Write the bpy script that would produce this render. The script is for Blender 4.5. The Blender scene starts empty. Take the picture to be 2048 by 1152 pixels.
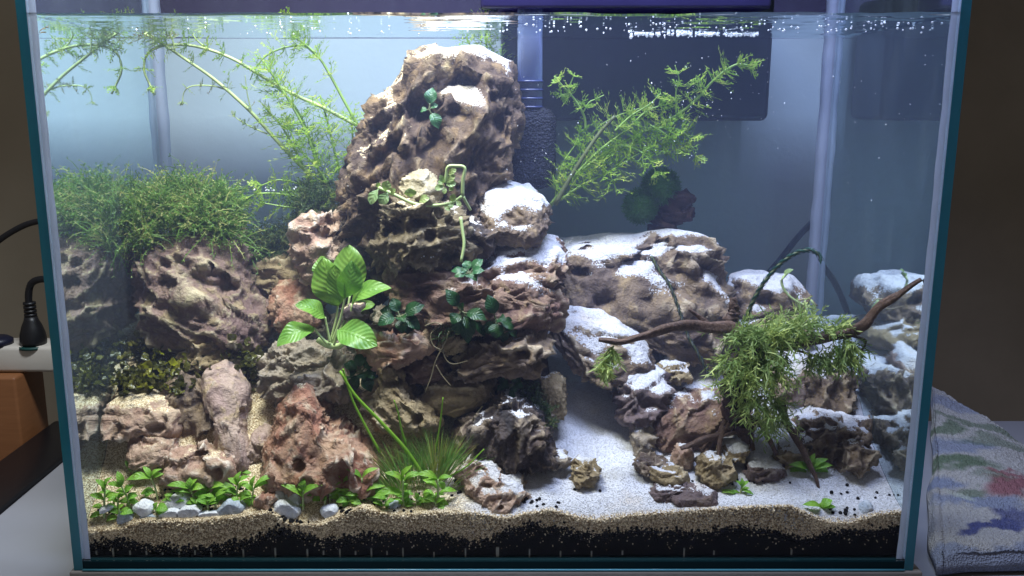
import bpy, bmesh, math, random
import numpy as np
from mathutils import Vector, Matrix

# ------------------------------------------------------------------ camera, world, lamps, exposure
S = bpy.context.scene
COL = S.collection
F, CX, CY, PITCH = 1800.0, 987.0, 576.0, math.radians(11.77)
EYE = np.array([0.0, -0.589, 0.325])
cd = bpy.data.cameras.new('camera')
cd.sensor_width = 36.0
cd.lens = 36.0 * F / 2048.0
cd.shift_x = 37.0 / 2048.0
cd.clip_start, cd.clip_end = 0.02, 30.0
cam = bpy.data.objects.new('camera', cd)
COL.objects.link(cam)
cam.location = EYE
cam.rotation_euler = (math.pi / 2 - PITCH, 0, 0)
S.camera = cam

W = bpy.data.worlds.new('World')
S.world = W
W.use_nodes = True
bgn = W.node_tree.nodes['Background']
bgn.inputs[0].default_value = (1.0, 0.93, 0.86, 1)
bgn.inputs[1].default_value = 0.13

def area_lamp(name, loc, sx, sy, power, color, aim=(0, 0, -1), spread=180):
    l = bpy.data.lights.new(name, 'AREA')
    l.shape = 'RECTANGLE'
    l.size, l.size_y = sx, sy
    l.energy, l.color = power, color
    l.spread = math.radians(spread)
    o = bpy.data.objects.new(name, l)
    o.location = loc
    o.rotation_euler = Vector(aim).to_track_quat('-Z', 'Y').to_euler()
    COL.objects.link(o)
    return o
# the aquarium's LED bar hangs above the water, out of the frame, cool on the filter side and warmer on the left
area_lamp('led_bar_cool', (0.13, 0.015, 0.730), 0.30, 0.09, 3.35, (0.50, 0.60, 1.0), (0, 0.12, -1), 108)
area_lamp('led_bar_white', (-0.16, 0.015, 0.730), 0.24, 0.09, 3.7, (0.86, 0.92, 1.0), (0, 0.12, -1), 108)

S.view_settings.view_transform = 'Standard'
S.view_settings.look = 'None'
S.view_settings.exposure = 0.0
S.view_settings.gamma = 1.0
S.view_settings.use_curve_mapping = False
cy = S.cycles
cy.max_bounces, cy.diffuse_bounces, cy.glossy_bounces = 9, 3, 4
cy.transmission_bounces, cy.transparent_max_bounces, cy.volume_bounces = 6, 24, 1
cy.use_denoising = True
cy.sample_clamp_indirect = 4.0
cy.caustics_reflective = False

# ------------------------------------------------------------------ maths helpers
rnd = random.Random(7)
NR = np.random.default_rng(11)
cp, sp = math.cos(PITCH), math.sin(PITCH)

def P(u, v, Y):
    """world point seen at photograph pixel (u, v), Y metres behind the tank's front face"""
    X, U = (u - CX) / F, -(v - CY) / F
    d = np.array([X, cp + U * sp, -sp + U * cp])
    return EYE + d * ((Y - EYE[1]) / d[1])

def unit(v):
    v = np.asarray(v, float)
    return v / (np.linalg.norm(v) + 1e-12)

def smooth(a, b, x):
    t = np.clip((x - a) / (b - a), 0, 1)
    return t * t * (3 - 2 * t)

def hash3(ix, iy, iz, s):
    M = np.uint64(0xFFFFFFFF)
    h = (ix.astype(np.int64).astype(np.uint64) * np.uint64(73856093)) ^ (iy.astype(np.int64).astype(np.uint64) * np.uint64(19349663)) \
        ^ (iz.astype(np.int64).astype(np.uint64) * np.uint64(83492791)) ^ np.uint64((s * 2654435761) & 0xFFFFFFFF)
    h &= M
    for _ in range(2):
        h = ((h ^ (h >> np.uint64(16))) * np.uint64(0x45D9F3B)) & M
    h ^= h >> np.uint64(16)
    return (h & np.uint64(0xFFFFFF)).astype(np.float64) / float(0xFFFFFF)

def vnoise(p, s=0):
    i = np.floor(p)
    f = p - i
    f = f * f * f * (f * (f * 6 - 15) + 10)
    r = 0
    for a in (0, 1):
        for b in (0, 1):
            for c in (0, 1):
                w = (f[:, 0] if a else 1 - f[:, 0]) * (f[:, 1] if b else 1 - f[:, 1]) * (f[:, 2] if c else 1 - f[:, 2])
                r = r + w * hash3(i[:, 0] + a, i[:, 1] + b, i[:, 2] + c, s)
    return r * 2 - 1

def fbm(p, s=0, n=4, g=0.5):
    r, a = 0, 1.0
    for k in range(n):
        r = r + a * vnoise(p * (2.03 ** k), s + 17 * k)
        a *= g
    return r

def worley(p, s=0, full=False):
    i = np.floor(p)
    f1 = np.full(len(p), 9.0)
    f2 = f1.copy()
    rel = np.zeros_like(p)
    cid = np.zeros(len(p))
    for a in (-1, 0, 1):
        for b in (-1, 0, 1):
            for c in (-1, 0, 1):
                j = i + (a, b, c)
                q = np.stack([hash3(j[:, 0], j[:, 1], j[:, 2], s + k) for k in (1, 2, 3)], 1) + j
                d = np.sqrt(((q - p) ** 2).sum(1))
                m = d < f1
                f2 = np.where(m, f1, np.minimum(f2, d))
                f1 = np.where(m, d, f1)
                rel[m] = (p - q)[m]
                cid[m] = (q[:, 0] * 12.9898 + q[:, 1] * 78.233 + q[:, 2] * 37.719)[m]
    return (f1, f2, rel, np.sin(cid) * 43758.5453 % 1.0) if full else (f1, f2)

def spline(pts, n):
    """Catmull-Rom through pts, n samples"""
    p = np.asarray(pts, float)
    if len(p) == 2:
        t = np.linspace(0, 1, n)[:, None]
        return p[0] * (1 - t) + p[1] * t
    q = np.vstack([2 * p[0] - p[1], p, 2 * p[-1] - p[-2]])
    t = np.linspace(0, len(p) - 1 - 1e-9, n)
    k = t.astype(int)
    f = (t - k)[:, None]
    a, b, c, d = q[k], q[k + 1], q[k + 2], q[k + 3]
    return 0.5 * (2 * b + (c - a) * f + (2 * a - 5 * b + 4 * c - d) * f ** 2 + (3 * b - a - 3 * c + d) * f ** 3)

# ------------------------------------------------------------------ object helpers
def np_mesh(name, V, Fc, smoothed=True):
    V = np.ascontiguousarray(V, np.float32)
    Fc = np.ascontiguousarray(Fc, np.int32)
    m = bpy.data.meshes.new(name)
    m.vertices.add(len(V))
    m.vertices.foreach_set('co', V.ravel())
    k = Fc.shape[1]
    m.loops.add(Fc.size)
    m.loops.foreach_set('vertex_index', Fc.ravel())
    m.polygons.add(len(Fc))
    m.polygons.foreach_set('loop_start', np.arange(0, Fc.size, k, dtype=np.int32))
    m.polygons.foreach_set('use_smooth', np.full(len(Fc), smoothed))
    m.update(calc_edges=True)
    return m

def py_mesh(name, V, Fc, smoothed=False):
    m = bpy.data.meshes.new(name)
    m.from_pydata([tuple(v) for v in V], [], Fc)
    m.polygons.foreach_set('use_smooth', [smoothed] * len(m.polygons))
    m.update()
    return m

def add(name, me, mat, parent=None):
    """link mesh me (world coordinates) as an object with its origin at its own middle"""
    o = bpy.data.objects.new(name, me)
    n = len(me.vertices)
    c = np.empty(n * 3, np.float32)
    me.vertices.foreach_get('co', c)
    c = c.reshape(-1, 3)
    mid = (c.min(0) + c.max(0)) / 2
    me.vertices.foreach_set('co', (c - mid).ravel())
    me.update()
    COL.objects.link(o)
    base = np.array(parent['_base']) if parent is not None and '_base' in parent else np.zeros(3)
    o.location = mid - base
    o['_base'] = [float(x) for x in mid]
    if mat is not None:
        me.materials.append(mat)
    if parent is not None:
        o.parent = parent
    return o

def thing(name, label, cat, loc, group=None):
    o = bpy.data.objects.new(name, None)
    o.empty_display_size = 0.01
    COL.objects.link(o)
    o.location = loc
    o['_base'] = [float(x) for x in loc]
    return tag(o, label, cat, group)

def tag(o, label=None, cat=None, group=None, kind=None):
    if label: o['label'] = label
    if cat: o['category'] = cat
    if group: o['group'] = group
    if kind: o['kind'] = kind
    return o

class MB:
    """collects vertices and faces (and one UV per vertex) for one mesh"""
    def __init__(self):
        self.v, self.f, self.uv = [], [], []
    def grid(self, rows, uv=None):
        b = len(self.v)
        nr, nc = len(rows), len(rows[0])
        for i, r in enumerate(rows):
            for j, q in enumerate(r):
                self.v.append(tuple(q))
                self.uv.append((i / (nr - 1), j / max(nc - 1, 1)))
        for i in range(nr - 1):
            for j in range(nc - 1):
                a = b + i * nc + j
                self.f.append((a, a + 1, a + nc + 1, a + nc))
        return self
    def tube(self, pts, rad, n=6, cap=True):
        pts = np.asarray(pts, float)
        m = len(pts)
        rad = np.broadcast_to(np.asarray(rad, float), (m,))
        T = np.gradient(pts, axis=0)
        up = np.array([0.31, 0.17, 0.93])
        b = len(self.v)
        for i in range(m):
            t = unit(T[i])
            x = unit(np.cross(t, up))
            y = np.cross(t, x)
            for k in range(n):
                a = 2 * math.pi * k / n
                self.v.append(tuple(pts[i] + rad[i] * (math.cos(a) * x + math.sin(a) * y)))
                self.uv.append((i / (m - 1), k / n))
        for i in range(m - 1):
            for k in range(n):
                k2 = (k + 1) % n
                self.f.append((b + i * n + k, b + i * n + k2, b + (i + 1) * n + k2, b + (i + 1) * n + k))
        if cap:
            self.f.append(tuple(b + k for k in range(n))[::-1])
            self.f.append(tuple(b + (m - 1) * n + k for k in range(n)))
        return self
    def box(self, lo, hi):
        b = len(self.v)
        for z in (lo[2], hi[2]):
            for x, y in ((lo[0], lo[1]), (hi[0], lo[1]), (hi[0], hi[1]), (lo[0], hi[1])):
                self.v.append((x, y, z)); self.uv.append((0, 0))
        for q in ((3, 2, 1, 0), (4, 5, 6, 7), (0, 1, 5, 4), (1, 2, 6, 5), (2, 3, 7, 6), (3, 0, 4, 7)):
            self.f.append(tuple(b + k for k in q))
        return self
    def needle(self, a, d, L, w, side, bend=None):
        """thin tapered blade from a along d, bent by bend at its tip"""
        b = len(self.v)
        m = a + d * (L * 0.55)
        t = a + d * L
        if bend is not None:
            m = m + bend * (L * 0.25)
            t = t + bend * L
        s = side * (w * 0.5)
        for q in (a - s * 0.6, a + s * 0.6, m + s, m - s, t):
            self.v.append(tuple(q)); self.uv.append((0.5, 0.5))
        self.f.append((b, b + 1, b + 2, b + 3))
        self.f.append((b + 3, b + 2, b + 4))
        return self
    def ribbon(self, pts, w, side):
        pts = np.asarray(pts)
        m = len(pts)
        b = len(self.v)
        for i, q in enumerate(pts):
            ww = w * 0.5 * (1 - (i / (m - 1)) ** 2 * 0.85)
            self.v.append(tuple(q - side * ww)); self.v.append(tuple(q + side * ww))
            self.uv += [(i / (m - 1), 0), (i / (m - 1), 1)]
        for i in range(m - 1):
            a = b + 2 * i
            self.f.append((a, a + 1, a + 3, a + 2))
        return self
    def mesh(self, name, smoothed=True, uv=False):
        m = py_mesh(name, self.v, self.f, smoothed)
        if uv:
            l = m.uv_layers.new(name='UVMap')
            idx = np.empty(len(m.loops), np.int32)
            m.loops.foreach_get('vertex_index', idx)
            l.data.foreach_set('uv', np.array(self.uv, np.float32)[idx].ravel())
        return m

def bevel_box(name, lo, hi, r, mat, parent=None, seg=3):
    bm = bmesh.new()
    bmesh.ops.create_cube(bm, size=1)
    lo, hi = np.array(lo, float), np.array(hi, float)
    for v in bm.verts:
        v.co = Vector((np.array(v.co) + 0.5) * (hi - lo) + lo)
    bmesh.ops.bevel(bm, geom=bm.edges[:] + bm.verts[:], offset=r, segments=seg, affect='EDGES', profile=0.5)
    m = bpy.data.meshes.new(name)
    bm.to_mesh(m)
    bm.free()
    m.polygons.foreach_set('use_smooth', [True] * len(m.polygons))
    try:
        m.set_sharp_from_angle(angle=math.radians(50))
    except Exception:
        pass
    return add(name, m, mat, parent)

# ------------------------------------------------------------------ material helpers
class NT:
    def __init__(self, name):
        self.m = bpy.data.materials.new(name)
        self.m.use_nodes = True
        self.t = self.m.node_tree
        self.t.nodes.clear()
        self.out = self.t.nodes.new('ShaderNodeOutputMaterial')
    def n(self, typ, ins=None, **kw):
        d = self.t.nodes.new(typ)
        for k, v in kw.items():
            setattr(d, k, v)
        for k, v in (ins or {}).items():
            self.set(d.inputs[k], v)
        return d
    def set(self, sock, v):
        if isinstance(v, bpy.types.NodeSocket):
            self.t.links.new(v, sock)
        elif isinstance(v, (tuple, list)) and sock.type == 'RGBA' and len(v) == 3:
            sock.default_value = (*v, 1)
        else:
            sock.default_value = v
    def obj(self):
        return self.n('ShaderNodeTexCoord').outputs['Object']
    def pos(self):
        return self.n('ShaderNodeNewGeometry').outputs['Position']
    def noise(self, scale, detail=4, rough=0.55, vec=None, dist=0.0):
        return self.n('ShaderNodeTexNoise', {'Vector': vec or self.pos(), 'Scale': scale, 'Detail': detail, 'Roughness': rough, 'Distortion': dist}).outputs[0]
    def vor(self, scale, vec=None, feature='F1', out='Distance'):
        return self.n('ShaderNodeTexVoronoi', {'Vector': vec or self.pos(), 'Scale': scale}, feature=feature).outputs[out]
    def ramp(self, fac, a, b, c0=0.0, c1=1.0):
        return self.n('ShaderNodeMapRange', {'Value': fac, 'From Min': a, 'From Max': b, 'To Min': c0, 'To Max': c1}, interpolation_type='SMOOTHSTEP').outputs[0]
    def mix(self, fac, a, b, blend='MIX'):
        d = self.n('ShaderNodeMix', data_type='RGBA', blend_type=blend)
        self.set(d.inputs[0], fac); self.set(d.inputs[6], a); self.set(d.inputs[7], b)
        return d.outputs[2]
    def math(self, op, a, b=0.0):
        return self.n('ShaderNodeMath', {0: a, 1: b}, operation=op).outputs[0]
    def attr(self, name, out='Color'):
        return self.n('ShaderNodeAttribute', attribute_name=name).outputs[out]
    def sep(self, c):
        return self.n('ShaderNodeSeparateColor', {0: c}).outputs
    def bump(self, h, strength=0.5, dist=0.001, normal=None):
        i = {'Height': h, 'Strength': strength, 'Distance': dist}
        if normal is not None: i['Normal'] = normal
        return self.n('ShaderNodeBump', i).outputs[0]
    def pbr(self, color, rough=0.6, normal=None, spec=0.3, **kw):
        i = {'Base Color': color, 'Roughness': rough, 'Specular IOR Level': spec}
        if normal is not None: i['Normal'] = normal
        i.update(kw)
        return self.n('ShaderNodeBsdfPrincipled', i).outputs[0]
    def mixs(self, fac, a, b):
        return self.n('ShaderNodeMixShader', {0: fac, 1: a, 2: b}).outputs[0]
    def done(self, s):
        self.t.links.new(s, self.out.inputs[0])
        return self.m

def plain(name, color, rough=0.5, spec=0.3, var=0.0, vscale=40, bump=0.0, bscale=300, bdist=0.0005):
    t = NT(name)
    c = color
    if var:
        c = t.mix(t.noise(vscale, 5), tuple(x * (1 - var) for x in color), tuple(min(1, x * (1 + var)) for x in color))
    nrm = t.bump(t.noise(bscale, 3), bump, bdist) if bump else None
    return t.done(t.pbr(c, rough, nrm, spec))
# ------------------------------------------------------------------ materials
BEIGE_SAND, WHITE_SAND = (0.60, 0.50, 0.34), (0.58, 0.58, 0.60)

def sand_color(t):
    """coarse beige sand on the left, finer white sand on the right, single grains lighter and darker"""
    p = t.pos()
    x = t.n('ShaderNodeSeparateXYZ', {0: p}).outputs[0]
    xn = t.math('ADD', x, t.math('MULTIPLY', t.math('SUBTRACT', t.noise(28, 3), 0.5), 0.09))
    side = t.ramp(xn, -0.06, 0.012)
    grain = t.vor(1150, out='Color')
    g = t.sep(grain)[0]
    be = t.mix(t.ramp(g, 0.0, 1.0), (0.36, 0.255, 0.13), (0.80, 0.68, 0.46))
    wh = t.mix(t.ramp(g, 0.0, 0.5), (0.44, 0.43, 0.44), WHITE_SAND)
    wh = t.mix(t.ramp(t.noise(22, 4), 0.58, 0.74, 0, 0.45), wh, (0.56, 0.45, 0.32))
    return t.mix(side, be, wh), t.vor(1150)

def sand_material():
    t = NT('sand')
    c, h = sand_color(t)
    b = t.bump(h, 0.7, 0.0009)
    b = t.bump(t.noise(160, 4), 0.5, 0.0016, b)
    return t.done(t.pbr(c, 0.85, b, 0.2))
M_SAND = sand_material()

def grain_material(name, dark, light, rough=0.6, spec=.4):
    t = NT(name)
    r = t.n('ShaderNodeNewGeometry').outputs['Random Per Island']
    c = t.mix(r, dark, light)
    return t.done(t.pbr(c, rough, None, spec))
def sand_grain_material():
    t = NT('sand_grain')
    r = t.n('ShaderNodeNewGeometry').outputs['Random Per Island']
    x = t.n('ShaderNodeSeparateXYZ', {0: t.pos()}).outputs[0]
    z = t.n('ShaderNodeSeparateXYZ', {0: t.pos()}).outputs[1]
    be = t.mix(t.ramp(r, .1, .9), (0.22, 0.14, 0.06), (0.88, 0.74, 0.50))
    wh = t.mix(t.ramp(r, 0, 0.45), (0.46, 0.45, 0.44), (0.61, 0.61, 0.62))
    side = t.math('MULTIPLY', t.ramp(x, -0.06, 0.012), t.ramp(z, 0.0095, 0.013))
    return t.done(t.pbr(t.mix(side, be, wh), 0.55, None, 0.45))
M_GRAIN = sand_grain_material()
M_SOIL = grain_material('soil_granule', (0.002, 0.002, 0.0025), (0.007, 0.0065, 0.007), 0.9, .12)  # black soil, albedo lowered further to stand for the light missing there
M_SOILBED = plain('soil', (0.0025, 0.0025, 0.003), 0.9, 0.1, 0.3, 600, 0.6, 900, 0.001)

def rock_material(name, a, b, c, crest, vein=0.0, dirt=(0.05, 0.04, 0.03), sandc=None):
    t = NT('stone_' + name)
    at = t.attr('rockdata')
    cr, sd, tn = t.sep(at)[0:3]
    p = t.obj()
    n1 = t.noise(26, 6, 0.62, p, 0.6)
    n2 = t.noise(70, 6, 0.65, p, 0.4)
    n3 = t.noise(420, 4, 0.6, p)
    col = t.mix(t.ramp(n1, 0.38, 0.60), a, b)
    col = t.mix(t.ramp(n2, 0.50, 0.66, 0, 0.85), col, c)
    col = t.mix(t.ramp(t.noise(48, 5, 0.6, t.n('ShaderNodeMapping', {'Vector': p, 'Location': (3.1, 1.7, 5.2)}).outputs[0]), 0.60, 0.72, 0, 0.75), col, dirt)
    col = t.mix(t.ramp(n3, 0.2, 0.8, 0.0, 0.42), col, t.mix(1.0, col, (0.42, 0.38, 0.34), 'MULTIPLY'))
    crf = t.math('MULTIPLY', t.ramp(cr, 0.30, 1.0), t.ramp(n2, 0.36, 0.62, 0.05, 0.85))
    col = t.mix(crf, col, crest)
    alg = t.ramp(t.noise(19, 5, 0.65, t.n('ShaderNodeMapping', {'Vector': p, 'Location': (7.3, 2.2, 1.9)}).outputs[0]), 0.56, 0.72, 0, 0.40)
    col = t.mix(alg, col, t.mix(1.0, col, (0.80, 0.92, 0.45), 'MULTIPLY'))
    sc, sh = sand_color(t)
    if sandc: sc = t.mix(t.sep(t.vor(1300, out='Color'))[0], tuple(x * 0.72 for x in sandc), sandc)
    gr = t.math('ADD', t.math('MULTIPLY', t.sep(t.vor(900, out='Color'))[1], .6), t.math('MULTIPLY', t.noise(150, 4), .5))
    sm = t.ramp(t.math('ADD', sd, t.math('MULTIPLY', t.math('SUBTRACT', gr, 0.55), .75)), 0.42, 0.60)
    col = t.mix(sm, col, sc)
    rid = t.n('ShaderNodeTexNoise', {'Vector': p, 'Scale': 150, 'Detail': 5, 'Roughness': 0.6, 'Distortion': 0.8}, noise_type='RIDGED_MULTIFRACTAL').outputs[0]
    bm = t.bump(n3, 0.7, 0.0014)
    bm = t.bump(rid, 0.5, 0.0018, bm)
    bm = t.bump(n2, 0.8, 0.005, bm)
    bm = t.bump(sh, t.math('MULTIPLY', sm, 0.6), 0.0008, bm)
    rough = t.n('ShaderNodeMix', {0: n2, 2: 0.55, 3: 0.85}).outputs[0]
    return t.done(t.pbr(col, rough, bm, 0.28))
RM = {
    'brown':  rock_material('brown', (0.120, 0.084, 0.066), (0.205, 0.145, 0.092), (0.31, 0.22, 0.115), (0.47, 0.38, 0.26)),
    'umber':  rock_material('umber', (0.082, 0.052, 0.036), (0.145, 0.095, 0.056), (0.25, 0.165, 0.080), (0.38, 0.29, 0.18), dirt=(.04, .03, .025)),
    'olive':  rock_material('olive', (0.115, 0.086, 0.044), (0.18, 0.138, 0.074), (0.25, 0.19, 0.10), (0.36, 0.30, 0.19), dirt=(.04, .033, .02)),
    'purple': rock_material('purple', (0.150, 0.092, 0.080), (0.225, 0.150, 0.118), (0.30, 0.23, 0.125), (0.45, 0.38, 0.24)),
    'tan':    rock_material('tan', (0.20, 0.145, 0.072), (0.29, 0.22, 0.115), (0.34, 0.26, 0.15), (0.47, 0.39, 0.25)),
    'red':    rock_material('red', (0.29, 0.130, 0.080), (0.40, 0.255, 0.165), (0.46, 0.36, 0.25), (0.80, 0.70, 0.54), dirt=(0.09, 0.06, 0.05)),
    'rust':   rock_material('rust', (0.150, 0.082, 0.060), (0.225, 0.142, 0.095), (0.29, 0.20, 0.11), (0.44, 0.34, 0.23)),
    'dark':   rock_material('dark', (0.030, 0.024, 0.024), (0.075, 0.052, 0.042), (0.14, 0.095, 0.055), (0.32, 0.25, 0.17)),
    'grey':   rock_material('grey', (0.24, 0.20, 0.15), (0.33, 0.27, 0.20), (0.38, 0.30, 0.20), (0.58, 0.52, 0.42)),
    'pink':   rock_material('pink', (0.36, 0.22, 0.155), (0.44, 0.31, 0.22), (0.48, 0.37, 0.25), (0.74, 0.65, 0.52)),
    'mauve':  rock_material('mauve', (0.36, 0.25, 0.21), (0.43, 0.32, 0.25), (0.45, 0.34, 0.18), (0.56, 0.48, 0.38), dirt=(.2, .14, .12)),
    'slate':  rock_material('slate', (0.105, 0.075, 0.075), (0.15, 0.105, 0.098), (0.17, 0.12, 0.09), (0.30, 0.25, 0.22)),
    'cream':  rock_material('cream', (0.40, 0.33, 0.19), (0.47, 0.40, 0.25), (0.44, 0.36, 0.20), (0.58, 0.52, 0.38), dirt=(0.24, 0.20, 0.17)),
    'white':  rock_material('white', (0.70, 0.72, 0.74), (0.80, 0.80, 0.80), (0.64, 0.67, 0.72), (0.84, 0.84, 0.82), dirt=(0.48, 0.50, 0.54)),
    'bluegrey': rock_material('bluegrey', (0.36, 0.42, 0.48), (0.46, 0.51, 0.56), (0.52, 0.54, 0.56), (0.62, 0.64, 0.66), dirt=(0.26, 0.29, 0.33)),
}

def leaf_material(name, dark, light, vein=0.35, trans=0.35, rough=0.38, vscale=9.0, spec=0.4):
    t = NT('leaf_' + name)
    uv = t.n('ShaderNodeUVMap').outputs[0]
    s = t.n('ShaderNodeSeparateXYZ', {0: uv}).outputs
    off = t.math('ABSOLUTE', t.math('SUBTRACT', s[1], 0.5))
    w = t.math('SUBTRACT', s[0], t.math('MULTIPLY', off, 0.55))
    rib = t.math('SINE', t.math('MULTIPLY', w, vscale * 6.283))
    n = t.noise(120, 4, 0.6)
    col = t.mix(t.ramp(n, 0.3, 0.7), dark, light)
    col = t.mix(t.ramp(off, 0.055, 0.0, 0, vein), col, tuple(min(1, x * 1.5 + 0.04) for x in light))
    col = t.mix(t.ramp(rib, 0.55, 1.0, 0, vein * 0.5), col, tuple(x * 0.7 for x in dark))
    isl = t.n('ShaderNodeNewGeometry').outputs['Random Per Island']
    col = t.mix(t.math('MULTIPLY', isl, 0.35), col, tuple(x * 0.75 for x in dark))
    orn = t.n('ShaderNodeObjectInfo').outputs['Random']
    col = t.mix(t.math('MULTIPLY', orn, 0.45), col, t.mix(1.0, col, (1.35, 1.0, 0.6), 'MULTIPLY'))
    spot = t.ramp(t.noise(210, 3, .5, t.n('ShaderNodeMapping', {'Vector': t.pos(), 'Location': (4, 9, 2)}).outputs[0]), 0.66, 0.74, 0, 0.55)
    col = t.mix(spot, col, (0.16, 0.13, 0.035))
    nb = t.bump(t.math('ADD', t.math('MULTIPLY', rib, 0.5), t.ramp(off, 0.07, 0.0)), 0.35, 0.0006)
    a = t.pbr(col, rough, nb, spec)
    b = t.n('ShaderNodeBsdfTranslucent', {'Color': t.mix(1.0, col, (1.0, 1.15, 0.55), 'MULTIPLY')}).outputs[0]
    return t.done(t.mixs(trans, a, b))
def strand_material(name, dark, light, tip=None, trans=0.4, rough=0.5):
    t = NT('strand_' + name)
    isl = t.n('ShaderNodeNewGeometry').outputs['Random Per Island']
    n = t.noise(55, 3)
    f = t.math('ADD', t.math('MULTIPLY', isl, 0.55), t.math('MULTIPLY', t.ramp(n, 0.3, 0.7), 0.45))
    col = t.mix(f, dark, light)
    if tip: col = t.mix(t.ramp(t.math('ADD', t.math('MULTIPLY', isl, 0.4), n), 0.74, 0.92), col, tip)
    a = t.pbr(col, rough, None, 0.35)
    b = t.n('ShaderNodeBsdfTranslucent', {'Color': col}).outputs[0]
    return t.done(t.mixs(trans, a, b))
LM = {
    'sword':   leaf_material('sword', (0.13, 0.31, 0.045), (0.22, 0.43, 0.075), .12),
    'anubias': leaf_material('anubias', (0.010, 0.042, 0.014), (0.022, 0.080, 0.022), 0.25, 0.15, 0.35, 7, 0.25),
    'anubias_pale': leaf_material('anubias_pale', (0.028, 0.11, 0.040), (0.065, 0.19, 0.070), 0.3, 0.2, 0.3, 7, 0.5),
    'sprout':  leaf_material('sprout', (0.17, 0.40, 0.045), (0.30, 0.58, 0.085), 0.2, 0.4, 0.4, 5),
    'vine':    leaf_material('vine', (0.20, 0.32, 0.12), (0.36, 0.48, 0.20), 0.15, 0.3, 0.4, 4),
    'dark_mat': leaf_material('dark_mat', (0.038, 0.046, 0.014), (0.17, 0.17, 0.04), 0.1, 0.3, 0.22, 3, 0.6),
}
SM = {
    'feather': strand_material('feather', (0.17, 0.35, 0.035), (0.45, 0.63, 0.09), (0.60, 0.68, 0.15), .5),
    'feather_pale': strand_material('feather_pale', (0.22, 0.34, 0.12), (0.42, 0.56, 0.22), (0.34, 0.25, 0.12)),
    'moss':    strand_material('moss', (0.07, 0.17, 0.03), (0.26, 0.42, 0.08), (0.48, 0.48, 0.18), .55),
    'dark_moss': strand_material('dark_moss', (0.03, 0.065, 0.02), (0.09, 0.15, 0.04), (0.18, 0.20, 0.07)),
    'wood_moss': strand_material('wood_moss', (0.13, 0.22, 0.045), (0.42, 0.52, 0.18), (0.66, 0.74, 0.24), .5),
    'ball':    strand_material('ball', (0.035, 0.14, 0.030), (0.11, 0.29, 0.06), None, 0.3),
    'grass':   strand_material('grass', (0.12, 0.28, 0.05), (0.30, 0.50, 0.12), (0.42, 0.42, 0.10), .5),
    'blade':   strand_material('blade', (0.22, 0.44, 0.03), (0.32, 0.56, 0.06), None, 0.4),
    'braid':   strand_material('braid', (0.012, 0.05, 0.035), (0.03, 0.11, 0.07), None, 0.15),
    'braid_dark': strand_material('braid_dark', (0.010, 0.020, 0.018), (0.035, 0.045, 0.042), None, 0.1),
    'root':    strand_material('root', (0.16, 0.13, 0.07), (0.28, 0.24, 0.14), None, 0.2),
}
M_STEM = plain('stem_green', (0.24, 0.38, 0.09), 0.45, 0.4, 0.3, 60)
M_STEM_PALE = plain('stem_pale', (0.40, 0.50, 0.20), 0.45, 0.4, 0.25, 60)
M_STEM_DARK = plain('stem_dark', (0.10, 0.12, 0.05), 0.5, 0.3, 0.4, 60)

def wood_material(name, a, b, c):
    t = NT(name)
    p = t.obj()
    n = t.noise(60, 6, 0.65, p, 1.2)
    col = t.mix(t.ramp(n, 0.3, 0.7), a, b)
    f = t.noise(260, 4, 0.6, p, 2.0)
    col = t.mix(t.ramp(f, 0.45, 0.7, 0, 0.7), col, c)
    return t.done(t.pbr(col, 0.6, t.bump(t.math('ADD', f, n), 0.7, 0.0016), 0.35))
M_WOOD = wood_material('driftwood', (0.048, 0.026, 0.017), (0.10, 0.056, 0.034), (0.18, 0.11, 0.07))
M_WOOD_DARK = wood_material('driftwood_dark', (0.025, 0.012, 0.012), (0.055, 0.026, 0.020), (0.09, 0.045, 0.03))

def pane_material():
    """float glass with water inside: clear straight on, a total mirror where looked at along its length from within"""
    t = NT('pane_glass')
    fr = t.n('ShaderNodeFresnel', {'IOR': 0.75}).outputs[0]
    n = t.noise(7, 4, 0.6)
    tr = t.n('ShaderNodeBsdfTransparent', {'Color': (0.93, 0.97, 0.96, 1)}).outputs[0]
    gl = t.n('ShaderNodeBsdfGlossy', {'Color': (0.76, 0.87, 0.90, 1), 'Roughness': t.ramp(n, 0.3, 0.75, 0.012, 0.06)}).outputs[0]
    film = t.n('ShaderNodeBsdfDiffuse', {'Color': (0.50, 0.60, 0.62, 1)}).outputs[0]
    s = t.mixs(fr, tr, gl)
    smear = t.noise(1.0, 6, 0.7, t.n('ShaderNodeMapping', {'Vector': t.pos(), 'Scale': (30, 30, 9)}).outputs[0])
    return t.done(t.mixs(t.ramp(smear, 0.45, 0.85, 0.04, 0.11), s, film))
M_SIDE = pane_material()
def front_material():
    t = NT('front_glass')
    fr = t.n('ShaderNodeFresnel', {'IOR': 1.12}).outputs[0]
    tr = t.n('ShaderNodeBsdfTransparent', {'Color': (0.985, 0.995, 0.992, 1)}).outputs[0]
    gl = t.n('ShaderNodeBsdfGlossy', {'Color': (1, 1, 1, 1), 'Roughness': 0.02}).outputs[0]
    return t.done(t.mixs(fr, tr, gl))
M_FRONT = front_material()
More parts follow.
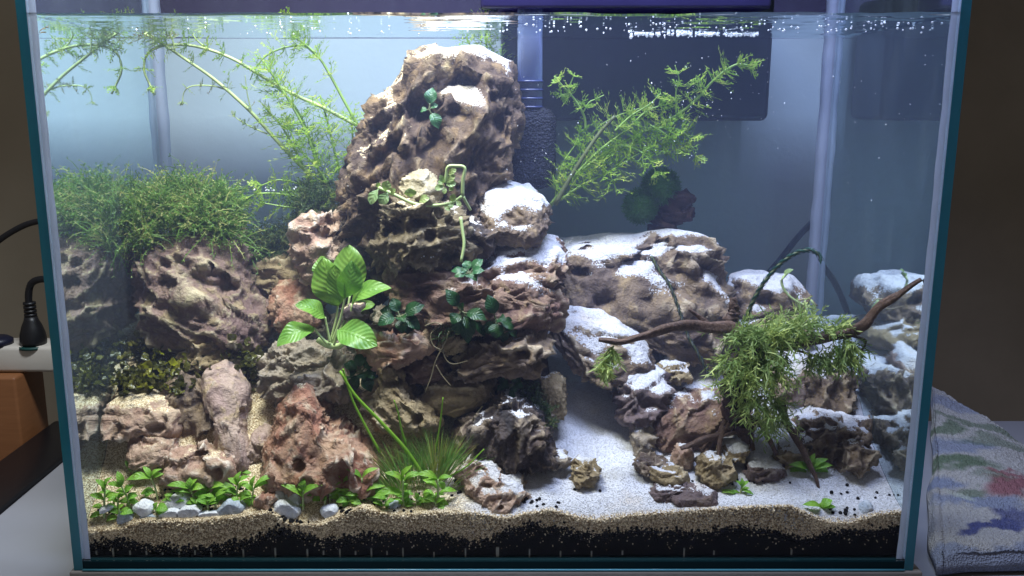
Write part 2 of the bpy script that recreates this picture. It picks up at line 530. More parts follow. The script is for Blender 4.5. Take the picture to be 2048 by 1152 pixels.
def back_material():
    t = NT('back_glass')
    z = t.n('ShaderNodeSeparateXYZ', {0: t.pos()}).outputs[2]
    wet = t.ramp(z, 0.3772, 0.3778, 1, 0)
    re = t.n('ShaderNodeBsdfRefraction', {'Color': (0.84, 0.93, 0.95, 1), 'Roughness': 0.0, 'IOR': 1.012}).outputs[0]
    tr = t.n('ShaderNodeBsdfTransparent', {'Color': (0.30, 0.28, 0.38, 1)}).outputs[0]  # dry glass tinted dark so the lit wall above the water looks dim
    film = t.n('ShaderNodeBsdfDiffuse', {'Color': (0.45, 0.52, 0.56, 1)}).outputs[0]
    smear = t.noise(1.0, 5, 0.65, t.n('ShaderNodeMapping', {'Vector': t.pos(), 'Scale': (70, 20, 7)}).outputs[0])
    return t.done(t.mixs(t.ramp(smear, 0.35, 0.8, 0.010, 0.03), t.mixs(wet, tr, re), film))
M_BACK = back_material()
def edge_material(name, col, tcol, tf, rough=0.15):
    t = NT(name)
    n = t.noise(18, 3)
    c = t.mix(t.ramp(n, 0.3, 0.7), tuple(x * 0.8 for x in col), col)
    a = t.pbr(c, rough, None, 0.5)
    b = t.n('ShaderNodeBsdfTranslucent', {'Color': (*tcol, 1)}).outputs[0]
    return t.done(t.mixs(tf, a, b))
M_TEAL = edge_material('glass_edge', (0.025, 0.19, 0.23), (0.10, 0.50, 0.66), 0.45)
M_BASE = plain('base_glass', (0.001, 0.014, 0.017), 0.6, 0.1)
M_SILICONE = edge_material('silicone', (0.72, 0.80, 1.0), (0.86, 0.91, 1.0), 0.75, 0.4)

def water_material():
    t = NT('water')
    g = t.n('ShaderNodeNewGeometry')
    nz = t.n('ShaderNodeSeparateXYZ', {0: g.outputs['True Normal']}).outputs[2]
    top = t.math('GREATER_THAN', t.math('ABSOLUTE', nz), 0.6)
    pz = t.n('ShaderNodeSeparateXYZ', {0: g.outputs['Position']}).outputs[2]
    top = t.math('MULTIPLY', top, t.math('GREATER_THAN', pz, 0.3))
    fr = t.n('ShaderNodeFresnel', {'IOR': 1.333}).outputs[0]
    tr = t.n('ShaderNodeBsdfTransparent', {'Color': (1, 1, 1, 1)}).outputs[0]
    gl = t.n('ShaderNodeBsdfGlossy', {'Color': (0.92, 0.97, 0.98, 1), 'Roughness': 0.03}).outputs[0]
    s = t.mixs(t.math('MULTIPLY', fr, top), tr, gl)
    v = t.n('ShaderNodeVolumeScatter', {'Color': (0.52, 0.61, 1.0, 1), 'Density': 0.43, 'Anisotropy': 0.3}).outputs[0]
    t.t.links.new(v, t.out.inputs['Volume'])
    return t.done(s)
M_WATER = water_material()

def bubble_material():
    t = NT('air_bubble')
    lw = t.n('ShaderNodeLayerWeight', {'Blend': 0.35}).outputs['Facing']
    tr = t.n('ShaderNodeBsdfTransparent').outputs[0]
    gl = t.pbr((0.9, 0.93, 0.96), 0.12, None, 0.9)
    return t.done(t.mixs(t.ramp(lw, 0.0, 0.8, 0.45, 0.95), tr, gl))
M_BUBBLE = bubble_material()
M_FLECK = plain('white_fleck', (0.85, 0.87, 0.90), 0.5, 0.4)
# ------------------------------------------------------------------ the place: wall, table, mat
HW, TH, DEPTH, RIM, WATER = 0.300, 0.0065, 0.216, 0.420, 0.3776   # half width, pane thickness, depth, rim, water level
IN = HW - TH

def wall_material(name, col, var):
    t = NT(name)
    n = t.noise(5, 5, 0.6)
    c = t.mix(t.ramp(n, 0.25, 0.75), tuple(x * (1 - var) for x in col), tuple(x * (1 + var) for x in col))
    return t.done(t.pbr(c, 0.8, t.bump(t.noise(160, 4), 0.25, 0.001), 0.2))
M_WALL = wall_material('wall_paint', (0.47, 0.475, 0.50), 0.05)
tag(add('wall', MB().box((-0.40, 0.305, -0.8), (0.335, 0.46, 1.4)).mesh('wall', False), M_WALL), kind='structure')
tag(add('wall_beside', MB().box((-2.2, 0.66, -0.8), (-0.40, 0.76, 1.4)).mesh('wall_beside', False), wall_material('wall_beige', (0.46, 0.41, 0.32), .08)), kind='structure')  # same wall as behind the tank, set back so lamp spill leaves it dimmer
tag(add('wall_recess', MB().box((0.335, 0.75, -0.8), (2.2, 0.85, 1.4)).mesh('wall_recess', False), wall_material('wall_shaded', (0.21, 0.185, 0.155), 0.12)), kind='structure')  # same wall again, dim light on this side put into a darker colour

def table_material():
    t = NT('table_laminate')
    n = t.noise(14, 4)
    c = t.mix(n, (0.27, 0.27, 0.30), (0.32, 0.32, 0.345))
    sp = t.ramp(t.noise(260, 2), 0.74, 0.8)
    return t.done(t.pbr(t.mix(sp, c, (0.3, 0.29, 0.28)), 0.4, None, 0.4))
tb = thing('table', 'white table top under the aquarium with a dark side strip', 'table', (0, 0.1, -0.04))
bevel_box('table_top', (-0.416, -0.5, -0.040), (0.60, 0.340, -0.0155), 0.003, table_material(), tb)
bevel_box('side_strip', (-0.478, -0.5, -0.075), (-0.4175, 0.340, -0.0150), 0.004, plain('black_strip', (0.006, 0.006, 0.008), 0.35, 0.4), tb)  # plain black bar along the left edge of the table

def desk_wood():
    t = NT('desk_wood')
    p = t.n('ShaderNodeMapping', {'Vector': t.pos(), 'Scale': (3, 3, 30)}).outputs[0]
    n = t.noise(9, 5, 0.6, p, 0.8)
    c = t.mix(n, (0.16, 0.060, 0.022), (0.25, 0.105, 0.042))
    return t.done(t.pbr(c, 0.45, None, 0.35))
tag(bevel_box('wooden_ledge', (-1.3, 0.285, -0.30), (-0.485, 0.343, 0.050), 0.003, desk_wood()),
    'brown wooden ledge along the wall below the white socket strip', 'ledge')

# power strip on the ledge, plug and cables
M_WHITEPL = plain('white_plastic', (0.52, 0.48, 0.42), 0.45, 0.4, 0.06)
M_BLACKPL = plain('black_plastic', (0.008, 0.008, 0.010), 0.42, 0.4)
st = thing('power_strip', 'off white power socket strip lying left of the aquarium', 'power strip', P(40, 742, 0.31))
a, b = P(-120, 742, 0.30), P(112, 694, 0.30)
bevel_box('housing', (a[0], 0.300, 0.0505), (b[0], 0.340, b[2]), 0.004, M_WHITEPL, st)
q = P(68, 692, 0.312)
m = MB().tube([q + (0, 0, -0.001), q + (0, 0, 0.0016)], [0.0155, 0.0145], 24)
add('socket_ring', m.mesh('socket_ring'), plain('green_ring', (0.01, 0.05, 0.045), 0.5), st)
pl = thing('power_plug', 'black mains plug standing upright in the socket strip', 'plug', P(68, 690, 0.312))
z0 = q[2] + 0.0017
prof = [(0, .0125), (.004, .0130), (.012, .0122), (.020, .0098), (.026, .0072), (.030, .0060)]
plb = add('body', MB().tube([(q[0], q[1], z0 + h) for h, r in prof], [r for h, r in prof], 20).mesh('body'), M_BLACKPL, pl)
for k in range(4):
    add('collar_ring', MB().tube([(q[0], q[1], z0 + .0305 + .0040 * k), (q[0], q[1], z0 + .0330 + .0040 * k)], [.0062, .0060], 16).mesh('collar_ring'), M_BLACKPL, plb)
cab = [np.array([q[0], q[1], z0 + .030]), np.array([q[0], q[1], z0 + .052]), np.array([q[0] + .006, q[1], z0 + .066]), P(100, 560, 0.31), P(150, 585, 0.30)]
add('cord', MB().tube(spline(cab, 24), 0.0036, 10).mesh('cord'), M_BLACKPL, pl)
q2 = P(-4, 690, 0.312)
m = MB().tube([q2, q2 + (0, 0, .006), q2 + (0, 0, .009)], [.0150, .0150, .0105], 24)
tag(add('round_plug', m.mesh('round_plug'), plain('navy_plastic', (0.010, 0.011, 0.025), 0.4)), 'low dark round plug at the picture edge in the socket strip', 'plug')
tag(add('power_cable', MB().tube(spline([P(-90, 560, .30), P(-20, 495, .30), P(30, 460, .30), P(75, 443, .30), P(140, 440, .30)], 30), 0.0030, 10).mesh('power_cable'), M_BLACKPL),
    'thin black cable arching across the beige wall above the plug', 'cable')
tag(add('back_cable', MB().tube(spline([P(1700, 390, .262), P(1640, 432, .262), P(1600, 470, .262), P(1560, 520, .262), P(1515, 575, .262), P(1470, 660, .262)], 30), 0.0030, 10).mesh('back_cable'), M_BLACKPL),
    'black cable hanging diagonally behind the back glass near the right corner', 'cable')

# foam mat
tag(bevel_box('foam_mat', (-0.303, -0.002, -0.0152), (0.3065, 0.232, -0.0043), 0.0015, plain('foam', (0.20, 0.18, 0.155), 0.9, 0.1, 0.15, 60, 0.5, 500)),
    'thin grey foam mat under the aquarium', 'mat')

# towel
def towel():
    n = 220
    fl, fr = np.array([0.318, 0.008, -0.006]), np.array([0.62, 0.020, -0.006])
    bl, br = P(1858, 772, .325), P(2140, 962, .17)
    u, v = np.meshgrid(np.linspace(0, 1, n), np.linspace(0, 1, n))
    u, v = u.ravel()[:, None], v.ravel()[:, None]
    p = (fl * (1 - u) + fr * u) * (1 - v) + (bl * (1 - u) + br * u) * v
    wob = np.stack([vnoise(np.c_[v * 9, u * 0 + 3.3, u * 0], 3), vnoise(np.c_[u * 9, v * 0, v * 0 + 1.7], 5)], 1) * 0.004
    p[:, 0] += wob[:, 0] * (u[:, 0] < .02); p[:, 1] += wob[:, 1] * (v[:, 0] < .02)
    top = p.copy()
    top[:, 2] += 0.0055 + 0.004 * fbm(np.c_[p[:, :2] * 14, p[:, 2:] * 0], 8, 3)
    e = np.minimum(np.minimum(u, 1 - u), np.minimum(v, 1 - v))[:, 0]
    top[:, 2] -= 0.006 * (1 - smooth(0, 0.02, e)) + 0.0016 * np.exp(-((e - .032) / .006) ** 2)
    top[:, 2] += 0.0009 * fbm(p * 420, 4, 2) * smooth(0, .02, e)
    V = np.vstack([top, p + (0, 0, -0.006)])
    i = np.arange(n * n).reshape(n, n)
    a, b, c, d = i[:-1, :-1].ravel(), i[:-1, 1:].ravel(), i[1:, 1:].ravel(), i[1:, :-1].ravel()
    Fc = [np.c_[a, b, c, d], np.c_[a, d, c, b] + n * n]
    for r in (i[0], i[-1][::-1], i[:, -1], i[:, 0][::-1]):
        Fc.append(np.c_[r[:-1] + n * n, r[1:] + n * n, r[1:], r[:-1]])
    me = np_mesh('towel', V, np.vstack(Fc))
    # the towel's printed flowers, as blots of dye on the cloth
    colr = np.tile(np.array([0.36, 0.345, 0.33]), (len(V), 1))
    wp = V + 0.010 * np.stack([fbm(V * 45, 31, 3), fbm(V * 45, 37, 3), V[:, 0] * 0], 1)
    def blot(px, py, rx, ry, c, k, ang=0):
        ang = math.radians(ang)
        y0 = -0.0
        X, U = (px - CX) / F, -(py - CY) / F
        d = np.array([X, cp + U * sp, -sp + U * cp])
        q = EYE + d * ((0.004 - EYE[2]) / d[2])
        dx, dy = wp[:, 0] - q[0], wp[:, 1] - q[1]
        dx, dy = dx * math.cos(ang) + dy * math.sin(ang), -dx * math.sin(ang) + dy * math.cos(ang)
        w = k * (1 - smooth(0.55, 1.1, np.sqrt((dx / rx) ** 2 + (dy / ry) ** 2)))
        colr[:] = colr * (1 - w[:, None]) + np.array(c) * w[:, None]
    B, G, R_, D = (0.13, 0.17, 0.29), (0.09, 0.13, 0.08), (0.22, 0.07, 0.085), (0.05, 0.06, 0.17)
    blot(1890, 845, .045, .018, B, .5); blot(1900, 915, .05, .022, B, .6); blot(1875, 885, .03, .012, G, .8); blot(1960, 878, .05, .012, G, .7, -20)
    blot(1905, 945, .045, .016, G, .9, -8); blot(1990, 905, .05, .014, G, .6); blot(1875, 975, .020, .012, B, .7); blot(1960, 1010, .040, .016, B, .65)
    blot(1945, 992, .018, .010, G, .7); blot(2030, 985, .030, .020, R_, .85, 20); blot(2005, 962, .02, .006, R_, .8); blot(1985, 1052, .032, .007, D, .9, 12)
    blot(2035, 1035, .016, .016, D, .8, 40); blot(1985, 970, .02, .01, G, .5); blot(2010, 1105, .085, .016, B, .6); blot(1920, 1000, .014, .01, (.4, .44, .36), .6)
    at = me.color_attributes.new('dye', 'FLOAT_COLOR', 'POINT')
    at.data.foreach_set('color', np.c_[colr, np.ones(len(V))].astype(np.float32).ravel())
    t = NT('terry_cloth')
    c = t.mix(t.ramp(t.noise(500, 3), 0.2, 0.8, 0, .45), t.attr('dye'), t.mix(1.0, t.attr('dye'), (.5, .5, .55), 'MULTIPLY'))
    mat = t.done(t.pbr(c, 0.95, t.bump(t.vor(700), 0.8, 0.0016), 0.05))
    o = add('towel', me, mat)
    tag(o, 'thick white bath towel with blue, green and red flower print beside the aquarium', 'towel')
towel()

# ------------------------------------------------------------------ the aquarium
aq = thing('aquarium', 'rectangular glass aquarium with green tinted edges, filled with water', 'aquarium', (0, 0.108, 0))
BOT = 0.0025
def pane(name, lo, hi, mat, edge=None, faces=()):
    m = MB().box(lo, hi).mesh(name, False)
    o = add(name, m, mat, aq)
    if edge:
        m.materials.append(edge)
        m.materials.append(M_FRONT)
        for k in faces: m.polygons[k].material_index = 1
        m.polygons[5 if lo[0] < -.1 else 3].material_index = 2
    return o
# box faces: 0 bottom, 1 top, 2 front, 3 right, 4 back, 5 left
pane('side_pane', (-HW, 0.0, -0.004), (-IN, DEPTH + TH, RIM), M_SIDE, M_TEAL, (0, 1, 2, 4))
pane('side_pane', (IN, 0.0, -0.004), (HW, DEPTH + TH, RIM), M_SIDE, M_TEAL, (0, 1, 2, 4))
pane('back_pane', (-IN + .0003, DEPTH, BOT + .0002), (IN - .0003, DEPTH + .0004, RIM), M_BACK)
pane('bottom_pane', (-IN + .0003, 0.0004, -0.004), (IN - .0003, DEPTH, BOT), M_BASE)
pane('front_pane', (-IN + .0004, 0.0012, BOT + .0003), (IN - .0004, 0.0016, RIM), M_FRONT)
for s in (-1, 1):
    for Y0, Y1, w in ((0.0022, 0.0075, .0043), (DEPTH - .008, DEPTH - .0006, .0078)):
        pts = []
        zs = np.linspace(BOT + .001, RIM - .002, 60)
        m = MB()
        rows = []
        for z in zs:
            ww = w * (1 + 0.05 * math.sin(z * 90 + s) + 0.03 * math.sin(z * 230))
            x0 = s * (IN - .0006)
            rows.append([(x0, Y0, z), (x0 - s * ww, Y0 + .0003, z), (x0 - s * ww * .55, (Y0 + Y1) / 2, z), (x0, Y1, z), (x0, Y0, z)] if Y0 < .1 else
                        [(x0, Y1, z), (x0 - s * ww, Y1, z), (x0 - s * ww * .5, (Y0 + Y1) / 2, z), (x0, Y0, z), (x0, Y1, z)])
        m.grid(rows)
        add('silicone_seam', m.mesh('silicone_seam'), M_SILICONE, aq)
# a clear line of silicone along the bottom front edge
add('bottom_seam', MB().tube(spline([(-IN, -.0006, -.0034), (0, -.0006, -.0034), (IN, -.0006, -.0034)], 12), .0008, 8).mesh('bottom_seam'),
    edge_material('wet_edge', (0.10, 0.34, 0.40), (0.2, 0.6, 0.65), 0.3), aq)

# water: a closed body with a rippled top
def water():
    nx, ny = 260, 110
    x0, x1, y0, y1, zb = -IN + .0004, IN - .0004, 0.0020, DEPTH - .0004, BOT + .0006
    X, Y = np.meshgrid(np.linspace(x0, x1, nx), np.linspace(y0, y1, ny))
    p = np.c_[X.ravel(), Y.ravel()]
    amp = 0.00030 + 0.00055 * smooth(-.05, .2, p[:, 0])
    z = WATER + amp * (fbm(np.c_[p[:, 0] * 26, p[:, 1] * 75, p[:, 0] * 0], 2, 3))
    e = np.minimum(np.minimum(p[:, 0] - x0, x1 - p[:, 0]), np.minimum(p[:, 1] - y0, y1 - p[:, 1]))
    z += 0.0016 * np.exp(-e / .0016)
    V = np.vstack([np.c_[p, z], np.c_[p, np.full(len(p), zb)]])
    n = nx * ny
    i = np.arange(n).reshape(ny, nx)
    a, b, c, d = i[:-1, :-1].ravel(), i[:-1, 1:].ravel(), i[1:, 1:].ravel(), i[1:, :-1].ravel()
    Fc = [np.c_[a, b, c, d], np.c_[a, d, c, b] + n]
    for r in (i[0], i[-1][::-1], i[:, -1], i[:, 0][::-1]):
        Fc.append(np.c_[r[:-1] + n, r[1:] + n, r[1:], r[:-1]])
    Fc = np.vstack(Fc)
    me = np_mesh('water', V, Fc)
    sm = np.zeros(len(Fc), bool); sm[:len(a)] = True
    me.polygons.foreach_set('use_smooth', sm)
    tag(add('water', me, M_WATER), kind='structure')
water()

# ------------------------------------------------------------------ sand bed and soil
TOPL = [(150, 1064), (240, 1058), (270, 1046), (300, 1041), (370, 1043), (420, 1040), (450, 1036), (500, 1031), (540, 1024), (575, 1046), (600, 1048), (640, 1050), (690, 1028), (720, 1016),
        (760, 1026), (800, 1031), (880, 1025), (950, 1026), (1010, 1036), (1060, 1026), (1100, 1019), (1160, 1036), (1200, 1040), (1270, 1030), (1400, 1020), (1500, 1014),
        (1580, 1012), (1620, 1030), (1660, 1045), (1700, 1045), (1750, 1030), (1810, 1022), (1850, 1020)]
BOTL = [(150, 1088), (240, 1075), (290, 1088), (400, 1094), (500, 1077), (540, 1060), (565, 1050), (600, 1062), (650, 1076), (700, 1070), (760, 1066), (850, 1064), (950, 1082), (985, 1072),
        (1010, 1058), (1060, 1044), (1150, 1060), (1200, 1064), (1280, 1055), (1400, 1062), (1480, 1050), (1560, 1062), (1610, 1074), (1660, 1060), (1700, 1056), (1750, 1058), (1800, 1046), (1850, 1044)]
FY = 0.0085
def front_z(tab):
    w = np.array([P(u, v, FY) for u, v in tab])
    return lambda x: np.interp(x, w[:, 0], w[:, 2])
ZTOP, ZSOIL = front_z(TOPL), front_z(BOTL)
SX = np.array([-.30, -.15, 0, .10, .20, .30])
SY = np.array([0, .025, .05, .075, .10, .13, .16, .22])
SH = np.array([[.036, .040, .062, .102, .118, .124, .130, .135],
               [.037, .042, .062, .090, .110, .120, .130, .135],
               [.037, .043, .051, .061, .076, .092, .112, .130],
               [.037, .043, .050, .057, .064, .072, .088, .118],
               [.037, .044, .053, .065, .086, .106, .122, .135],
               [.037, .043, .054, .067, .090, .108, .123, .133]])
def sand_z(x, y):
    x, y = np.atleast_1d(np.asarray(x, float)), np.atleast_1d(np.asarray(y, float))
    i = np.clip(np.searchsorted(SX, x) - 1, 0, len(SX) - 2)
    j = np.clip(np.searchsorted(SY, y) - 1, 0, len(SY) - 2)
    fx = np.clip((x - SX[i]) / (SX[i + 1] - SX[i]), 0, 1); fx = fx * fx * (3 - 2 * fx)
    fy = np.clip((y - SY[j]) / (SY[j + 1] - SY[j]), 0, 1)
    h = (SH[i, j] * (1 - fx) + SH[i + 1, j] * fx) * (1 - fy) + (SH[i, j + 1] * (1 - fx) + SH[i + 1, j + 1] * fx) * fy
    p = np.c_[x, y, x * 0]
    h = h + 0.015 * np.exp(-((x - .085) / .04) ** 2 - ((y - .13) / .028) ** 2)
    h = h + 0.0022 * fbm(p * 32, 5, 3) * smooth(.008, .03, y) + 0.0006 * fbm(p * 130, 9, 2)
    k = np.exp(-np.maximum(y - FY, 0) / .011)
    return h * (1 - k) + (ZTOP(x) + .0002) * k
def sand_bed():
    nx, ny = 620, 240
    xs = np.linspace(-IN + .0002, IN - .0002, nx)
    ys = FY + (DEPTH - .0012 - FY) * np.linspace(0, 1, ny) ** 1.4
    X, Y = np.meshgrid(xs, ys)
    Z = sand_z(X.ravel(), Y.ravel())
    top = np.c_[X.ravel(), Y.ravel(), Z]
    # front section: sand down to the soil line
    zs, zt = ZSOIL(xs) - .001, Z.reshape(ny, nx)[0]
    rows = [np.c_[xs, np.full(nx, FY + .0004), zt * (1 - f) + zs * f] for f in (0.1, .4, .7, 1.0)]
    V = np.vstack([top] + rows)
    i = np.arange(nx * ny).reshape(ny, nx)
    Fc = [np.c_[i[:-1, :-1].ravel(), i[:-1, 1:].ravel(), i[1:, 1:].ravel(), i[1:, :-1].ravel()]]
    prev = i[0]
    for k in range(len(rows)):
        cur = nx * ny + k * nx + np.arange(nx)
        Fc.append(np.c_[cur[:-1], cur[1:], prev[1:], prev[:-1]])
        prev = cur
    tag(add('sand', np_mesh('sand', V, np.vstack(Fc)), M_SAND), kind='structure')
    # soil body below
    rows = [np.c_[xs, np.full(nx, FY + .0002), ZSOIL(xs)], np.c_[xs, np.full(nx, FY - .0004), ZSOIL(xs) - .002], np.c_[xs, np.full(nx, FY - .0004), np.full(nx, BOT + .001)]]
    rows.insert(0, np.c_[xs, np.full(nx, FY + .02), ZSOIL(xs) - .002])
    V = np.vstack(rows)
    Fc = []
    for k in range(3):
        a = k * nx + np.arange(nx)
        Fc.append(np.c_[a[:-1] + nx, a[1:] + nx, a[1:], a[:-1]])
    tag(add('soil', np_mesh('soil', V, np.vstack(Fc)), M_SOILBED), kind='structure')
sand_bed()

OCT_V = np.array([[1, 0, 0], [-1, 0, 0], [0, 1, 0], [0, -1, 0], [0, 0, 1], [0, 0, -1]], float)
OCT_F = np.array([[0, 2, 4], [2, 1, 4], [1, 3, 4], [3, 0, 4], [2, 0, 5], [1, 2, 5], [3, 1, 5], [0, 3, 5]])
def blobs(name, C, R, smoothed=False, base=(OCT_V, OCT_F), jit=0.35):
    bv, bf = base
    n = len(C)
    sc = R[:, None] * (1 + NR.uniform(-jit, jit, (n, 3)))
    ang = NR.uniform(0, 6.28, (n, 3))
    ca, sa = np.cos(ang), np.sin(ang)
    Rz = np.zeros((n, 3, 3)); Rz[:, 0, 0] = ca[:, 0]; Rz[:, 0, 1] = -sa[:, 0]; Rz[:, 1, 0] = sa[:, 0]; Rz[:, 1, 1] = ca[:, 0]; Rz[:, 2, 2] = 1
    Rx = np.zeros((n, 3, 3)); Rx[:, 1, 1] = ca[:, 1]; Rx[:, 1, 2] = -sa[:, 1]; Rx[:, 2, 1] = sa[:, 1]; Rx[:, 2, 2] = ca[:, 1]; Rx[:, 0, 0] = 1
    V = np.einsum('nij,nkj->nki', Rz @ Rx, bv[None] * sc[:, None, :]) + C[:, None, :]
    Fc = bf[None] + (np.arange(n) * len(bv))[:, None, None]
    return np_mesh(name, V.reshape(-1, 3), Fc.reshape(-1, 3), smoothed)
def ico(n):
    bm = bmesh.new(); bmesh.ops.create_icosphere(bm, subdivisions=n, radius=1)
    v = np.array([x.co[:] for x in bm.verts]); f = np.array([[y.index for y in x.verts] for x in bm.faces]); bm.free()
    return v, f
ICO1 = ico(1)

# loose grains: front section, near surface, specks in the soil
n = 26000
x = NR.uniform(-IN + .001, IN - .001, n)
zt, zb = ZTOP(x), ZSOIL(x)
f = NR.uniform(0, 1, n) ** 0.9
z = zt + .0003 + (zb - zt - NR.exponential(.0012, n)) * f
C1 = np.c_[x, FY - NR.uniform(0, .0007, n), z]
n = 46000
y = FY + NR.uniform(0, 1, n) ** 1.5 * .085
x = NR.uniform(-IN + .001, IN - .001, n)
C2 = np.c_[x, y, sand_z(x, y) + NR.uniform(-.0003, .0003, n)]
n = 1100
x = NR.uniform(-IN + .002, IN - .002, n)
C3 = np.c_[x, np.full(n, FY - .0010), ZSOIL(x) - NR.exponential(.0042, n)]
C3 = C3[C3[:, 2] > BOT + .004]
C = np.vstack([C1, C2, C3])
Rr = np.concatenate([NR.uniform(.00045, .00085, len(C1)), NR.uniform(.0003, .00062, len(C2)), NR.uniform(.0003, .0007, len(C3))])
tag(add('sand_grains', blobs('sand_grains', C, Rr), M_GRAIN), 'loose beige and white sand grains against the front glass', 'sand', kind='stuff')
# black soil granules: along the soil line and scattered on the sand
n = 2600
x = NR.uniform(-IN + .002, IN - .002, n)
C1 = np.c_[x, FY - NR.uniform(0, .001, n), ZSOIL(x) + NR.normal(0, .0022, n) - .0028]
spots = [(575, 1040, 36, 16), (610, 1052, 16, 8), (1060, 1000, 26, 10), (1090, 1010, 40, 8), (690, 1020, 40, 16), (760, 1005, 50, 10), (915, 958, 24, 14), (905, 985, 30, 8), (480, 985, 18, 14), (400, 1012, 40, 8), (1690, 1020, 26, 12),
         (1700, 985, 60, 24), (1440, 966, 50, 8), (1410, 975, 30, 10), (1500, 962, 60, 6), (1780, 985, 30, 20), (345, 985, 20, 14), (280, 990, 40, 10), (230, 1025, 30, 10), (540, 990, 30, 10), (860, 1000, 40, 10), (800, 1020, 30, 8), (1150, 975, 60, 14)]
cnt = [42, 8, 7, 5, 12, 9, 7, 4, 9, 8, 14, 6, 14, 12, 7, 5, 5, 5, 6, 7, 5, 4, 2]
L = []
for (u, v, ru, rv), k in zip(spots, cnt):
    for _ in range(k):
        uu, vv = rnd.gauss(u, ru * .5), rnd.gauss(v, rv * .5)
        # walk along the view ray to the sand
        for Y in np.arange(.009, .20, .001):
            w = P(uu, vv, Y)
            if w[2] <= sand_z(w[0], Y)[0] + .0006: break
        L.append(w)
C = np.vstack([C1, np.array(L)])
Rr = np.concatenate([NR.uniform(.0007, .0014, len(C1)), NR.uniform(.0010, .0017, len(L))])
tag(add('soil_granules', blobs('soil_granules', C, Rr, True, ICO1, .15), M_SOIL), 'round black soil granules along the soil line and strewn on the sand', 'soil', kind='stuff')
# drainage grid under the soil: its light ribs show against the front glass
gr = thing('drainage_grid', 'pale plastic drainage grid whose rib ends show through the soil', 'grid', (0, .01, BOT))
M_RIB = plain('rib_plastic', (0.30, 0.29, 0.24), 0.5, 0.3, 0.3, 90)
for u, h in [(193, 8), (227, 20), (260, 8), (293, 8), (325, 8), (359, 20), (390, 10), (423, 20), (454, 8), (487, 18), (551, 20), (615, 18), (647, 8), (680, 18), (711, 7), (743, 20), (774, 7), (806, 20),
             (868, 12), (931, 20), (995, 22), (1059, 18), (1121, 14), (1183, 14), (1245, 8), (1368, 20), (1428, 8), (1583, 10)]:
    w0, w1 = P(u, 1117 if h > 11 else 1110, FY - .0016), P(u, (1117 if h > 11 else 1110) - h, FY - .0016)
    dx = .0011 if u == 995 else .0005
    add('rib', MB().box((w0[0] - dx, FY - .0016, w0[2]), (w0[0] + dx, FY - .0006, w1[2])).mesh('rib', False), M_RIB, gr)
w = P(580, 1144, -.0004)
# ------------------------------------------------------------------ dragon stones
ICOS = {k: ico(k) for k in (3, 4, 5, 6)}
def scatter(Fc, fv, n):
    i = Fc.ravel()
    return np.stack([np.bincount(i, np.repeat(fv[:, j], 3), n) for j in range(3)], 1)
def vnormals(V, Fc):
    a, b, c = V[Fc[:, 0]], V[Fc[:, 1]], V[Fc[:, 2]]
    fn = np.cross(b - a, c - a)
    N = scatter(Fc, fn, len(V))
    return N / (np.linalg.norm(N, axis=1, keepdims=True) + 1e-15)

